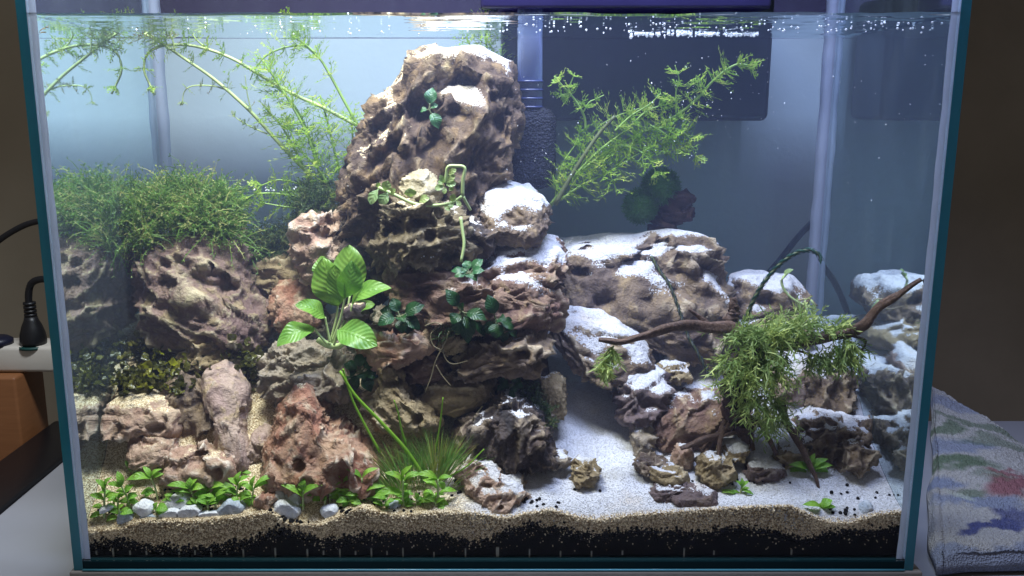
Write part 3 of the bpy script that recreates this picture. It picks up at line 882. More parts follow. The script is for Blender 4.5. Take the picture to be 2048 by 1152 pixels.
def rock(label, outline, Y, T, pal='brown', pit=.016, amp=.004, ang=20, stretch=1.8, strata=.0, sand=0.0, thick=.003, lean=.25, boxy=.72,
         sub=5, seed=1, holes=(), name='dragon_stone', cat='rock', fine=.0007, group=None, keepsand=True):
    w = np.array([P(u, v, Y) for u, v in outline])[:, [0, 2]]
    c = (w.min(0) + w.max(0)) / 2
    for _ in range(3):   # the stone leans: its outline lies at a depth that changes with height
        w = np.array([P(u, v, Y - .15 * T + lean * (q[1] - c[1])) for (u, v), q in zip(outline, w)])[:, [0, 2]]
        c = (w.min(0) + w.max(0)) / 2
    d = w - c
    th = np.arctan2(d[:, 1], d[:, 0])
    # outline as a closed polyline sampled by angle
    dense = []
    m = len(w)
    for i in range(m):
        for f in np.linspace(0, 1, 24, endpoint=False):
            dense.append(d[i] * (1 - f) + d[(i + 1) % m] * f)
    dense = np.array(dense)
    td, rd = np.arctan2(dense[:, 1], dense[:, 0]), np.linalg.norm(dense, axis=1)
    bins = np.linspace(-np.pi, np.pi, 181)
    r = np.full(180, np.nan)
    k = np.clip(np.digitize(td, bins) - 1, 0, 179)
    for i in range(180):
        s_ = rd[k == i]
        if len(s_): r[i] = s_.max()
    bc = (bins[:-1] + bins[1:]) / 2
    ok = ~np.isnan(r)
    r = np.interp(bc, np.r_[bc[ok] - 2 * np.pi, bc[ok], bc[ok] + 2 * np.pi], np.tile(r[ok], 3))
    kern = np.array([1, 2, 1.]) / 4
    r = np.convolve(np.r_[r[-2:], r, r[:2]], kern, 'same')[2:-2]
    bv, bf = ICOS[sub]
    rho = np.sqrt(bv[:, 0] ** 2 + bv[:, 2] ** 2)
    tt = np.arctan2(bv[:, 2], bv[:, 0])
    R = np.interp(tt, np.r_[bc[-1] - 2 * np.pi, bc, bc[0] + 2 * np.pi], np.r_[r[-1], r, r[0]])
    s = rho ** boxy
    V = np.c_[c[0] + R * np.cos(tt) * s, Y + T * np.sign(bv[:, 1]) * np.abs(bv[:, 1]) ** boxy, c[1] + R * np.sin(tt) * s]
    V[:, 1] += lean * (V[:, 2] - c[1])
    N = vnormals(V, bf)
    o = np.array([seed * 3.17, seed * 1.31, seed * 2.03])
    big = fbm(V / (pit * 3.0) + o, seed, 3)
    V = V + N * (big * amp * 1.0)[:, None]
    ca, sa = math.cos(math.radians(ang)), math.sin(math.radians(ang))
    Q = np.c_[(V[:, 0] * ca + V[:, 2] * sa) / stretch, V[:, 1], -V[:, 0] * sa + V[:, 2] * ca] / pit + o
    def warp(q, k, s0):
        return q + k * np.stack([fbm(q * 0.9 + 5, s0 + 1, 2), fbm(q * 0.9 + 9, s0 + 2, 2), fbm(q * 0.9 + 13, s0 + 3, 2)], 1)
    Q = warp(Q, .30, seed)
    def facets(q, s0):
        f1, f2, rel, r = worley(q, s0, True)
        up_ = rel[:, 0] * stretch * sa + rel[:, 2] * ca
        a_ = r * 6.283
        tilt = rel[:, 0] * np.cos(a_) + rel[:, 2] * np.sin(a_)
        return f1, f2, np.clip(up_, -.8, .8), tilt, (r * 7.31) % 1.0
    f1, f2, u1, t1, r1 = facets(Q, seed)
    g1, g2, u2, t2, r2 = facets(warp(Q * 2.1 + 7, .25, seed + 9), seed + 50)
    h1, h2, u3, t3, r3 = facets(Q * 4.6 + 3, seed + 70)
    mod = smooth(-.45, .30, vnoise(Q * .5 + 31, seed + 7))
    mod2 = smooth(-.4, .3, vnoise(Q * 1.1 + 3, seed + 8))
    bowl = lambda f: np.clip(f, 0, 1.1) ** 1.8 - .35
    dsp = (bowl(f1) * 2.1 - .75 * u1 + .5 * t1 + .5 * (r1 - .5)) * (.35 + .65 * mod) \
        + (bowl(g1) * .85 - .32 * u2 + .35 * t2 + .30 * (r2 - .5)) * (.25 + .75 * mod2) + (bowl(h1) * .28 + .14 * t3 + .12 * (r3 - .5)) * (1 - .6 * mod)
    dsp = dsp + .75 * smooth(.15, 0, f2 - f1) * mod + .40 * smooth(.13, 0, g2 - g1) * mod2
    if strata:
        sc_ = Q[:, 2] * 2.2 + .9 * fbm(Q * .7, seed + 4, 3)
        tri = np.abs((sc_ % 1.0) - .5) * 2
        dsp = dsp + strata * (smooth(.15, .75, tri) - .5)
        sc_ = Q[:, 2] * 6.1 + 1.3 * fbm(Q * 1.1, seed + 5, 3)
        dsp = dsp + strata * .30 * (np.abs((sc_ % 1.0) - .5) * 2 - .5)
    N = vnormals(V, bf)
    ridg = 1 - 2 * np.abs(fbm(V * 330, seed + 80, 3))
    V = V + N * (dsp * amp * 1.15 + fine * .7 * ridg)[:, None]
    crest = smooth(.13, .0, f2 - f1) * (.3 + .7 * mod) + .6 * smooth(.10, .0, g2 - g1) * mod2
    for (u, v, ru, rv, dep) in holes:
        h = P(u, v, Y - T * .6)
        sc2 = (Y - T * .6 - EYE[1]) / F
        wob = 1 + .55 * fbm(np.c_[V[:, 0] * 85, V[:, 2] * 85, V[:, 0] * 0 + u], seed, 3)
        e = np.sqrt(((V[:, 0] - h[0]) / (ru * sc2)) ** 2 + ((V[:, 2] - h[2]) / (rv * sc2)) ** 2) * wob
        fr = (N[:, 1] < .35)
        V[:, 1] += np.where(fr, dep * (1 - smooth(.35, 1.02, e)), 0)
        crest = np.maximum(crest * np.where(fr, smooth(.5, 1.0, e), 1), np.where(fr, .7 * np.exp(-((e - 1.06) / .08) ** 2), 0))
    N = vnormals(V, bf)
    mask = np.zeros(len(V))
    if sand > 0:
        Ns = N.copy()
        for _ in range(10 if sub > 5 else 5):
            Ns = Ns * .3 + scatter(bf, Ns[bf].mean(1), len(V))
            Ns /= np.linalg.norm(Ns, axis=1, keepdims=True) + 1e-12
        sn = Ns[:, 2] + .30 * vnoise(V * 60, seed + 20) + .10 * vnoise(V * 240, seed + 21)
        top = smooth(V[:, 2].min(), V[:, 2].max(), V[:, 2])
        mask = smooth(.92 - sand * .95, 1.42 - sand * .95, sn + .28 * (top - .6))
        Vs = V.copy()
        cnt_ = np.bincount(bf.ravel(), minlength=len(V))[:, None]
        for _ in range(14 if sub > 5 else 7):   # the sand fills the small hollows below it
            Vs = scatter(bf, Vs[bf].mean(1), len(V)) / cnt_
        V = V * (1 - mask[:, None]) + Vs * mask[:, None]
        V = V + np.array([0, 0, 1.0]) * (mask * thick * .6 * (1 + .22 * vnoise(V * 90, seed + 22)))[:, None]
        V = V + N * (mask * .0003 * fbm(V * 650, seed + 23, 2))[:, None]
    V[:, 1] = np.clip(V[:, 1], .0105, DEPTH - .0015)
    V[:, 0] = np.clip(V[:, 0], -IN + .001, IN - .001)
    me = np_mesh(name, V, bf)
    at = me.color_attributes.new('rockdata', 'FLOAT_COLOR', 'POINT')
    at.data.foreach_set('color', np.c_[np.clip(crest, 0, 1), mask, mod, np.ones(len(V))].astype(np.float32).ravel())
    ob = add(name, me, RM[pal])
    return tag(ob, label, cat, group)
G = 'dragon stones stacked in the aquarium'
def R(*a, **k):
    k.setdefault('group', G)
    return rock(*a, **k)

R('tall peaked brown stone full of holes, topmost of the central pile', [(868, 97), (832, 118), (818, 165), (785, 195), (758, 222), (732, 268), (704, 312), (682, 348), (672, 392), (685, 440), (720, 505), (800, 545),
  (930, 540), (990, 450), (1008, 380), (1012, 290), (1034, 238), (1032, 185), (1020, 135), (985, 112), (945, 99), (905, 112)], .150, .036, 'umber', .0170, .0064, 60, 2.4, .35, .40, .004, .26, .70, 6, 3,
  [(925, 172, 36, 22, .018), (832, 222, 32, 20, .018), (1000, 250, 20, 34, .020), (850, 302, 24, 34, .014), (795, 283, 14, 16, .010), (688, 342, 14, 18, .012), (905, 215, 14, 26, .010), (760, 255, 20, 12, .009), (935, 320, 18, 30, .010), (880, 120, 12, 10, .006)])
R('broad purple brown stone with moss on top against the left glass', [(300, 500), (345, 470), (420, 455), (470, 478), (485, 520), (510, 580), (545, 615), (540, 665), (525, 690), (470, 700), (380, 700), (310, 672), (290, 610), (284, 540)],
  .140, .042, 'purple', .018, .0038, -28, 2.6, .5, .06, .001, .35, .62, 6, 5, [(455, 555, 18, 22, .012), (345, 560, 26, 12, .008), (315, 510, 10, 8, .006), (430, 478, 22, 12, .008)])
R('pitted tan stone in the middle of the pile under the cream cap stone', [(760, 480), (765, 425), (785, 392), (830, 398), (870, 405), (905, 425), (925, 470), (930, 505), (900, 522), (865, 532), (810, 522), (765, 515), (750, 500)],
  .100, .028, 'olive', .0125, .0042, 18, 1.6, .3, .05, .001, .15, .68, 6, 8, [(795, 455, 20, 24, .014), (862, 470, 16, 16, .011), (895, 506, 14, 11, .009), (838, 442, 20, 10, .009)])
R('smooth cream coloured cap stone behind the creeping vine', [(802, 392), (808, 362), (828, 342), (850, 340), (872, 355), (888, 378), (880, 400), (850, 412), (815, 405)], .108, .020, 'cream', .02, .0016, 10, 1.5, .1, 0, 0, .35, .75, 5, 9)
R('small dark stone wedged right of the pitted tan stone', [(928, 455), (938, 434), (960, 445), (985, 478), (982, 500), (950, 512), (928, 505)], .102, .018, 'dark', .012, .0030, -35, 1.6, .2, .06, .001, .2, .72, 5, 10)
R('rounded stone capped with a thick dome of white sand', [(950, 420), (958, 385), (990, 374), (1040, 376), (1080, 390), (1098, 410), (1092, 450), (1075, 480), (1030, 490), (980, 478), (955, 455)], .128, .032, 'brown', .014, .0034, 10, 1.6, 0, .70, .005, .65, .7, 6, 12)
R('ledged reddish stone dusted with white sand on the right of the pile', [(962, 520), (975, 490), (1030, 468), (1090, 480), (1128, 490), (1132, 530), (1116, 560), (1118, 630), (1080, 640), (1000, 610), (968, 570)], .112, .032, 'rust', .015, .0044, 14, 2.4, .7, .62, .003, .55, .68, 6, 14)
R('long layered reddish slab crossing the middle of the pile', [(775, 560), (800, 536), (880, 540), (920, 548), (985, 556), (1040, 572), (1090, 580), (1116, 600), (1112, 640), (1070, 650), (1000, 648), (930, 655), (860, 668), (835, 640), (790, 600)],
  .096, .032, 'rust', .015, .0036, 12, 3.2, .75, .16, .0015, .25, .66, 6, 16, [(850, 590, 18, 12, .010)])
R('pale pink pitted stone beside the broad leaved plant', [(590, 455), (600, 432), (640, 436), (672, 442), (684, 480), (690, 530), (660, 565), (615, 560), (596, 520)], .126, .022, 'pink', .012, .0042, 20, 1.6, .3, 0, 0, .15, .7, 5, 18, [(640, 462, 20, 18, .012)])
R('orange streaked stone behind the broad leaved plant', [(545, 600), (560, 570), (620, 560), (650, 575), (640, 640), (600, 680), (550, 665)], .122, .022, 'red', .014, .0034, 60, 2.4, .4, 0, 0, .4, .7, 5, 19)
R('flat mossy stone low behind the purple stone', [(478, 545), (500, 520), (560, 515), (605, 540), (600, 580), (540, 590), (485, 575)], .170, .026, 'tan', .015, .003, 8, 2, .4, 0, 0, .4, .7, 5, 20)
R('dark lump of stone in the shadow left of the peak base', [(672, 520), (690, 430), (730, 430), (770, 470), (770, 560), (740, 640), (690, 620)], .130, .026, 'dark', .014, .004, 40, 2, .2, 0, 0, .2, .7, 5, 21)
R('small blue black stone set in the broad leaved plant', [(678, 618), (700, 603), (730, 606), (740, 630), (725, 645), (690, 640)], .082, .010, 'slate', .009, .0022, 10, 1.4, 0, .15, .0005, .2, .75, 4, 22)
R('small grey wedge stone under the left dark rosette', [(738, 640), (760, 610), (790, 620), (800, 650), (760, 655)], .084, .012, 'grey', .009, .002, 10, 1.4, 0, 0, 0, .2, .75, 4, 23)
R('folded red stone low on the left of the pile', [(715, 690), (735, 662), (790, 660), (850, 648), (885, 655), (880, 685), (845, 700), (820, 715), (790, 728), (745, 712)], .078, .022, 'red', .013, .0036, 15, 2.4, .5, 0, 0, .35, .68, 5, 24)
R('rust coloured stone tucked below the folded red stone', [(800, 722), (840, 700), (890, 705), (900, 740), (880, 760), (830, 770), (805, 752)], .086, .018, 'rust', .012, .003, 20, 2, .4, 0, 0, .3, .7, 5, 25)
R('fibrous yellow stone wrapped in thin roots', [(872, 690), (885, 665), (915, 655), (938, 672), (925, 698), (895, 712)], .070, .014, 'tan', .010, .0024, 40, 3, .4, 0, 0, .2, .72, 5, 26)
R('dark brown ledge stone under the right dark rosettes', [(900, 750), (915, 720), (970, 690), (1000, 665), (1040, 652), (1075, 655), (1092, 675), (1088, 698), (1060, 712), (1078, 728), (1080, 742), (1020, 738), (960, 757), (925, 762)],
  .082, .028, 'brown', .014, .0034, 18, 3, .6, .12, .001, .3, .68, 6, 27, [(1045, 702, 18, 9, .012)])
R('tall tan folded stone at the foot of the pile', [(738, 800), (745, 755), (770, 722), (798, 745), (825, 790), (862, 815), (878, 845), (860, 862), (800, 858), (755, 850)], .070, .024, 'tan', .015, .0040, -40, 2.2, .3, 0, 0, .25, .68, 6, 28, [(838, 830, 14, 11, .009), (790, 765, 18, 9, .006)])
R('flat olive slab stone low in the pile', [(842, 790), (855, 760), (920, 745), (985, 752), (992, 785), (960, 810), (910, 830), (870, 825)], .082, .022, 'tan', .017, .0022, 8, 2.6, .5, .06, .0006, .3, .66, 5, 29)
R('brown wedge stone left of the grooved black stone', [(905, 860), (930, 830), (965, 820), (980, 860), (965, 905), (925, 902)], .068, .018, 'brown', .012, .0026, 60, 2, .2, 0, 0, .3, .7, 5, 30)
R('black grooved stone with pale ridges beside the sand clearing', [(958, 850), (985, 800), (1010, 776), (1035, 790), (1075, 815), (1095, 850), (1102, 900), (1110, 925), (1060, 938), (985, 930), (955, 910)],
  .060, .024, 'dark', .0105, .0036, 80, 4.2, .1, .14, .001, .35, .7, 6, 31)
R('narrow tan post stone at the edge of the sand clearing', [(1080, 830), (1085, 760), (1105, 750), (1124, 762), (1126, 822), (1110, 845)], .090, .014, 'tan', .014, .002, 85, 2.5, .4, .15, .0006, .1, .6, 5, 32)
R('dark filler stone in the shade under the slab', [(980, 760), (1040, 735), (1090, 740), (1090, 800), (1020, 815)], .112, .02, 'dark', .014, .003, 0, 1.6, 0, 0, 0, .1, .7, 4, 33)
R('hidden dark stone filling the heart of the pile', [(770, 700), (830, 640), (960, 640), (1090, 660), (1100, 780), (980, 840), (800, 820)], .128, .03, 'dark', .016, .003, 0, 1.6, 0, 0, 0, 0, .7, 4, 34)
# left foreground
R('large red triangular stone with cream ridges in the left foreground', [(522, 955), (528, 905), (545, 870), (556, 818), (582, 788), (606, 752), (622, 760), (642, 810), (662, 850), (696, 875), (726, 900), (752, 940), (748, 975), (680, 985), (600, 980), (540, 975)],
  .054, .028, 'red', .020, .0036, 58, 2.1, .1, .03, .0006, .42, .74, 6, 36, [(608, 920, 15, 17, .012), (690, 925, 20, 30, .009), (565, 915, 14, 14, .006)])
R('scalloped grey stone below the broad leaved plant', [(528, 730), (545, 702), (590, 690), (640, 690), (690, 700), (705, 740), (690, 780), (640, 800), (590, 805), (545, 795), (530, 765)], .086, .024, 'grey', .0125, .0045, 20, 1.5, .1, 0, 0, .45, .7, 6, 37)
R('thin flaky olive stone resting among the dark leaf mat', [(375, 705), (395, 685), (432, 672), (462, 685), (482, 705), (478, 745), (440, 760), (395, 745)], .104, .020, 'tan', .011, .0038, 25, 2.6, .6, 0, 0, .4, .7, 5, 38)
R('smooth mauve finger shaped stone leaning on the sand', [(402, 785), (414, 748), (450, 728), (478, 738), (490, 775), (487, 820), (484, 870), (500, 905), (498, 945), (448, 938), (432, 885), (436, 835), (412, 812)], .064, .016, 'mauve', .022, .0030, 80, 2.4, .1, 0, 0, .45, .75, 5, 39)
R('low mauve stone at the foot of the finger stone', [(482, 900), (500, 868), (540, 850), (545, 890), (530, 925), (495, 935)], .058, .014, 'mauve', .018, .0026, 40, 1.8, .1, .1, .0006, .45, .75, 5, 87)
R('hollow brown stone leaning beside the mauve stone', [(325, 790), (345, 755), (400, 750), (440, 775), (445, 840), (420, 872), (375, 862), (345, 830)], .076, .018, 'brown', .018, .0034, 70, 2.2, .1, 0, 0, .4, .7, 5, 40, [(400, 810, 20, 34, .007)])
R('pinkish stone with sand on its back, upper left foreground', [(226, 830), (230, 794), (252, 782), (300, 784), (332, 800), (355, 826), (356, 852), (335, 866), (290, 858), (242, 864)], .066, .018, 'pink', .0135, .0036, 10, 1.7, .1, .40, .0012, .5, .68, 5, 41, [(245, 845, 12, 13, .007), (320, 852, 26, 12, .009)])
R('reddish hollow stone below the pinkish sanded stone', [(248, 905), (258, 874), (300, 860), (340, 866), (355, 898), (340, 928), (295, 938), (260, 928)], .050, .016, 'pink', .0150, .0032, 15, 1.7, .1, .22, .001, .5, .68, 5, 42)
R('jagged rust and black stone curled on the sand', [(320, 945), (332, 912), (362, 892), (400, 894), (438, 905), (460, 918), (468, 948), (450, 966), (400, 966), (350, 976), (326, 968)], .040, .014, 'pink', .0130, .0030, -20, 1.7, .1, .10, .0008, .45, .66, 5, 43, [(395, 925, 20, 16, .012), (440, 940, 12, 18, .008)])
R('small rusty stone lying in the sand behind the seedlings', [(510, 1005), (520, 985), (548, 975), (560, 995), (545, 1012), (520, 1020)], .022, .008, 'red', .008, .002, 10, 1.5, 0, .1, .0004, .4, .72, 4, 44)
R('twisted pink stone with sand in its folds, centre foreground', [(930, 955), (940, 925), (965, 912), (990, 918), (1000, 945), (1022, 955), (1048, 985), (1040, 1005), (1012, 1024), (985, 1020), (955, 1000), (940, 975)], .033, .012, 'pink', .0100, .0027, 35, 1.8, .1, .34, .0010, .7, .68, 6, 45, [(975, 970, 14, 8, .006), (1000, 1000, 12, 8, .006), (960, 945, 10, 7, .005)])
R('small tan stone alone on the white sand', [(1147, 950), (1155, 928), (1175, 922), (1190, 935), (1190, 960), (1170, 968), (1152, 966)], .040, .009, 'tan', .008, .0022, 20, 1.5, 0, .35, .0006, .4, .72, 5, 46)
R('tiny pale stone at the foot of the grooved black stone', [(1092, 915), (1108, 905), (1128, 910), (1130, 928), (1112, 932)], .050, .008, 'grey', .008, .002, 20, 1.5, 0, .35, .0006, .4, .72, 4, 47)
# right side
R('wide honeycombed brown stone with sand ledges at the back right', [(1112, 500), (1140, 482), (1220, 478), (1290, 475), (1380, 466), (1420, 480), (1430, 520), (1440, 570), (1465, 620), (1450, 680), (1390, 705), (1300, 705), (1200, 680), (1130, 640), (1110, 570)],
  .168, .036, 'brown', .0210, .0052, -12, 2.6, .3, .54, .0030, .36, .58, 6, 49, [(1180, 505, 20, 14, .012), (1160, 545, 34, 16, .014), (1260, 530, 34, 14, .012), (1350, 505, 40, 12, .010), (1290, 590, 40, 16, .012), (1200, 600, 30, 18, .010), (1390, 550, 34, 14, .010)])
R('long slanting slab stone with a smooth coat of white sand', [(1092, 640), (1100, 612), (1150, 612), (1220, 640), (1275, 665), (1300, 695), (1305, 730), (1270, 760), (1210, 765), (1150, 725), (1105, 680)], .128, .030, 'brown', .016, .0030, -24, 3.4, .6, .66, .0035, .60, .66, 6, 51)
R('small block stone with a sand cap near the right back corner', [(1455, 590), (1460, 552), (1500, 545), (1560, 552), (1600, 575), (1606, 605), (1575, 640), (1510, 640), (1470, 625)], .178, .024, 'brown', .013, .0036, 15, 1.8, .2, .62, .004, .5, .66, 5, 52, [(1530, 600, 22, 14, .010)])
R('low brown stone in the sand under the sand capped block', [(1455, 655), (1490, 630), (1550, 628), (1600, 645), (1625, 665), (1600, 695), (1540, 690), (1480, 685)], .160, .02, 'tan', .012, .003, 10, 1.8, .2, .42, .002, .5, .68, 5, 53)
R('pitted blue grey stone with sand in its hollows, mid right', [(1240, 795), (1252, 752), (1285, 734), (1318, 748), (1328, 790), (1310, 832), (1270, 855), (1246, 832)], .098, .018, 'slate', .011, .0036, 20, 1.6, .1, .55, .002, .5, .68, 5, 54)
R('small hollow tan stone on the sand terrace', [(1312, 752), (1325, 730), (1355, 722), (1382, 734), (1378, 755), (1345, 766)], .116, .012, 'tan', .010, .0026, 10, 1.6, .1, .35, .0012, .5, .7, 5, 86)
R('rounded reddish brown stone under the driftwood', [(1290, 860), (1305, 820), (1350, 800), (1420, 790), (1475, 800), (1500, 850), (1480, 900), (1420, 915), (1340, 905), (1300, 890)], .090, .024, 'rust', .020, .0028, 65, 1.8, .1, .14, .001, .3, .7, 6, 55)
R('pale sanded stone left of the reddish brown stone', [(1258, 880), (1268, 840), (1300, 832), (1312, 870), (1295, 905), (1270, 912)], .082, .014, 'grey', .010, .0026, 30, 1.6, 0, .40, .0015, .4, .7, 4, 56)
R('upright brown stone near the right glass', [(1618, 800), (1625, 752), (1655, 736), (1695, 742), (1702, 790), (1690, 832), (1640, 840)], .104, .020, 'brown', .012, .0034, 75, 2, .2, .22, .001, .3, .66, 5, 57)
R('stubby mauve stone half hidden behind the green wood tuft', [(1540, 770), (1550, 710), (1590, 690), (1618, 720), (1622, 790), (1580, 820)], .122, .02, 'mauve', .014, .0032, 70, 2, .2, .5, .0015, .4, .68, 5, 58)
R('craggy brown stone with sand patches low by the right glass', [(1592, 880), (1602, 838), (1640, 826), (1700, 832), (1732, 850), (1728, 900), (1690, 925), (1630, 945), (1600, 925)], .074, .022, 'brown', .0125, .0040, 70, 2, .2, .38, .0015, .35, .66, 6, 59)
R('dark faceted stone standing in the sand by the right glass', [(1684, 905), (1700, 885), (1728, 890), (1736, 915), (1722, 938), (1692, 940)], .052, .012, 'brown', .012, .0024, 50, 1.6, 0, .08, .0006, .2, .7, 5, 60)
R('small dark stone at the far left of the four front slabs', [(1268, 925), (1282, 914), (1315, 916), (1338, 935), (1320, 948), (1275, 948)], .046, .010, 'brown', .010, .0020, -15, 2.4, .4, .12, .0006, .3, .72, 5, 61)
R('orange brown wedge second of the four front slabs', [(1294, 940), (1300, 928), (1345, 938), (1382, 962), (1370, 972), (1325, 968), (1300, 956)], .038, .010, 'tan', .010, .0020, -18, 2.4, .4, .15, .0006, .3, .72, 5, 62)
R('grey ridged slab leaning left in the front slab group', [(1298, 995), (1312, 972), (1375, 964), (1386, 978), (1350, 995), (1322, 1012)], .027, .009, 'slate', .009, .0018, 20, 2.6, .6, .12, .0005, .4, .72, 5, 63)
R('flat purple slate slab, nearest of the front slabs', [(1338, 998), (1360, 982), (1395, 974), (1425, 985), (1436, 1005), (1420, 1016), (1375, 1014)], .022, .009, 'slate', .011, .0012, -15, 3, .4, .10, .0005, .6, .72, 5, 64)
R('olive stone where a driftwood leg lands', [(1398, 950), (1405, 912), (1425, 902), (1450, 925), (1470, 950), (1450, 972), (1415, 975)], .040, .011, 'tan', .011, .0024, 40, 1.6, .1, .06, .0006, .3, .7, 5, 65)
R('speckled sandy stone behind the olive stone', [(1435, 905), (1445, 878), (1475, 874), (1496, 895), (1485, 920), (1450, 930)], .056, .012, 'tan', .010, .0026, 10, 1.6, .1, .5, .0012, .5, .7, 5, 66)
R('dark low stone with a sandy top right of the olive stone', [(1488, 945), (1500, 922), (1540, 918), (1565, 935), (1560, 955), (1520, 962)], .048, .014, 'slate', .011, .0026, 5, 1.8, .1, .52, .0012, .6, .68, 5, 67)
R('sandy tan stone between the driftwood legs', [(1550, 920), (1560, 890), (1590, 882), (1606, 905), (1600, 938), (1565, 942)], .062, .014, 'tan', .011, .0026, 10, 1.6, .1, .45, .0012, .5, .7, 5, 68)
R('pale orange stone touching the driftwood foot', [(1344, 920), (1355, 895), (1378, 890), (1385, 915), (1372, 935), (1350, 932)], .058, .009, 'pink', .009, .0024, 40, 1.6, .1, .12, .0006, .3, .72, 4, 69)

# white pebbles
def pebble(label, u, v, ru, rv, Y, pal='white', seed=1, rot=0):
    v -= 3; ru *= 1.12; rv *= 1.12
    pts = []
    for k in range(14):
        a = 2 * math.pi * k / 14
        r_ = 1 + .10 * math.sin(2 * a + seed) + .07 * math.sin(3 * a + seed * 2.3)
        x, y = ru * r_ * math.cos(a), rv * r_ * math.sin(a)
        c_, s_ = math.cos(math.radians(rot)), math.sin(math.radians(rot))
        pts.append((u + x * c_ - y * s_, v + x * s_ + y * c_))
    sc = (Y - EYE[1]) / F
    rock(label, pts, Y, (ru + rv) * .5 * sc, pal, .03, .0010, 20, 1.2, 0, 0, 0, .15, .85, 4, seed, name='pebble', cat='pebble', fine=.00018, group='pebbles lying on the sand')
pebble('white pebble under the leftmost seedling', 214, 1020, 13, 8, .014, seed=71, rot=-15)
pebble('pointed blue grey pebble pressed against the front glass', 250, 1040, 14, 17, .0135, 'bluegrey', 72)
pebble('white oval pebble half under a yellowish leaf', 288, 1020, 19, 11, .017, seed=73, rot=8)
pebble('flat pale pebble partly buried at the front glass', 300, 1037, 24, 7, .014, 'bluegrey', 74)
pebble('square white pebble behind the pebble row', 352, 1006, 22, 15, .024, seed=75, rot=-10)
pebble('tilted triangular white pebble in the pebble row', 340, 1033, 17, 10, .014, seed=76, rot=-20)
pebble('largest oval white pebble of the row', 376, 1028, 22, 13, .014, seed=77, rot=-14)
pebble('long flat white pebble right of the largest oval one', 418, 1031, 22, 8, .0135, seed=78)
pebble('bluish lens shaped pebble at the end of the row', 462, 1020, 26, 10, .016, 'bluegrey', 79, -8)
pebble('round white pebble on the left of the three pebble pile', 558, 1000, 14, 14, .022, seed=80)
pebble('upright white pebble at the back of the three pebble pile', 588, 1000, 15, 17, .022, seed=81)
pebble('big white pebble at the front of the three pebble pile', 573, 1026, 22, 18, .015, seed=82, rot=-12)
pebble('notched white pebble alone right of the pebble pile', 658, 1025, 18, 15, .015, seed=83, rot=-12)
pebble('grey pebble in front of the hair grass', 786, 1015, 15, 11, .018, 'bluegrey', 84)
pebble('flat translucent grey pebble near the right front corner', 1728, 1020, 16, 10, .016, 'bluegrey', 85, -30)
# ------------------------------------------------------------------ plants
Rn = np.random.default_rng(5)
def rdir():
    v = Rn.normal(size=3)
    return v / np.linalg.norm(v)
def perp(t):
    return unit(np.cross(t, rdir()))

def leaf_mesh(base, tip, width, up=(0, -.5, 1), arch=.12, cup=.25, wave=.05, nL=12, nW=7, widest=.45, point=1.0, name='leaf'):
    base, tip, up = np.array(base, float), np.array(tip, float), unit(up)
    ax = tip - base
    L = np.linalg.norm(ax)
    d = ax / L
    side = unit(np.cross(d, up))
    nrm = unit(np.cross(side, d))
    rows = []
    ph = Rn.uniform(0, 6)
    ex = math.log(.5) / math.log(widest)
    for i in range(nL):
        t = i / (nL - 1)
        w = width * .5 * max(math.sin(math.pi * min(t ** ex, 1)), 0) ** (.75 if t < widest else .75 * point + .1)
        w = max(w, width * .02)
        c = base + ax * t + nrm * (arch * L * math.sin(math.pi * t) - arch * .8 * L * t * t)
        r = []
        for j in range(nW):
            s = (j / (nW - 1)) * 2 - 1
            r.append(c + side * (w * s) + nrm * (cup * w * (abs(s) ** 1.5) + wave * width * math.sin(t * 11 + ph + s * 2) * abs(s)))
        rows.append(r)
    return MB().grid(rows).mesh(name, True, True)

def leaf(parent, base, tip, width, mat, **k):
    return add('leaf', leaf_mesh(base, tip, width, **k), mat, parent)
def stem(parent, pts, r0, r1, mat, name='stem', n=14, sides=7):
    p = spline(pts, n)
    return add(name, MB().tube(p, np.linspace(r0, r1, n), sides).mesh(name), mat, parent)

# --- broad leaved plant: (base px, tip px, width px, depth base, depth tip)
def px_leaf(parent, b, t, w, Yb, Yt, mat, **k):
    B_, T_ = P(b[0], b[1], Yb), P(t[0], t[1], Yt)
    return leaf(parent, B_, T_, w * ((Yb + Yt) / 2 - EYE[1]) / F, mat, **k)
def px_stem(parent, pts, Y0, Y1, r0, r1, mat, n=14, name='stem'):
    m = len(pts)
    return stem(parent, [P(u, v, Y0 + (Y1 - Y0) * i / (m - 1)) for i, (u, v) in enumerate(pts)], r0, r1, mat, name, n)

bp = thing('broad_leaf_plant', 'bright green broad leaved plant growing on the left of the stone pile', 'plant', P(668, 680, .07))
SW = LM['sword']
for b, t, w, Yb, Yt, up, arch in [((700, 590), (698, 490), 62, .082, .088, (0.1, -1, .35), .06), ((676, 612), (644, 518), 64, .076, .074, (-.25, -1, .45), .08), ((655, 560), (640, 512), 40, .088, .094, (-.3, -1, .3), .1),
                                   ((690, 596), (706, 524), 48, .070, .066, (.55, -1, .3), .06), ((682, 606), (668, 530), 40, .072, .070, (-.4, -1, .3), .05), ((704, 608), (774, 570), 44, .074, .060, (.1, -.75, 1), .16), ((650, 634), (595, 606), 40, .068, .056, (0, -.8, 1), .12),
                                   ((628, 656), (554, 686), 46, .064, .046, (0, -.75, 1), .14), ((676, 660), (752, 688), 58, .064, .046, (.1, -1, .8), .10), ((706, 626), (748, 606), 34, .082, .082, (0, -.5, 1), .1)]:
    px_leaf(bp, b, t, w * 1.12, Yb, Yt, SW, up=up, arch=arch, cup=.18, widest=.47, point=.75, nL=18, nW=9)
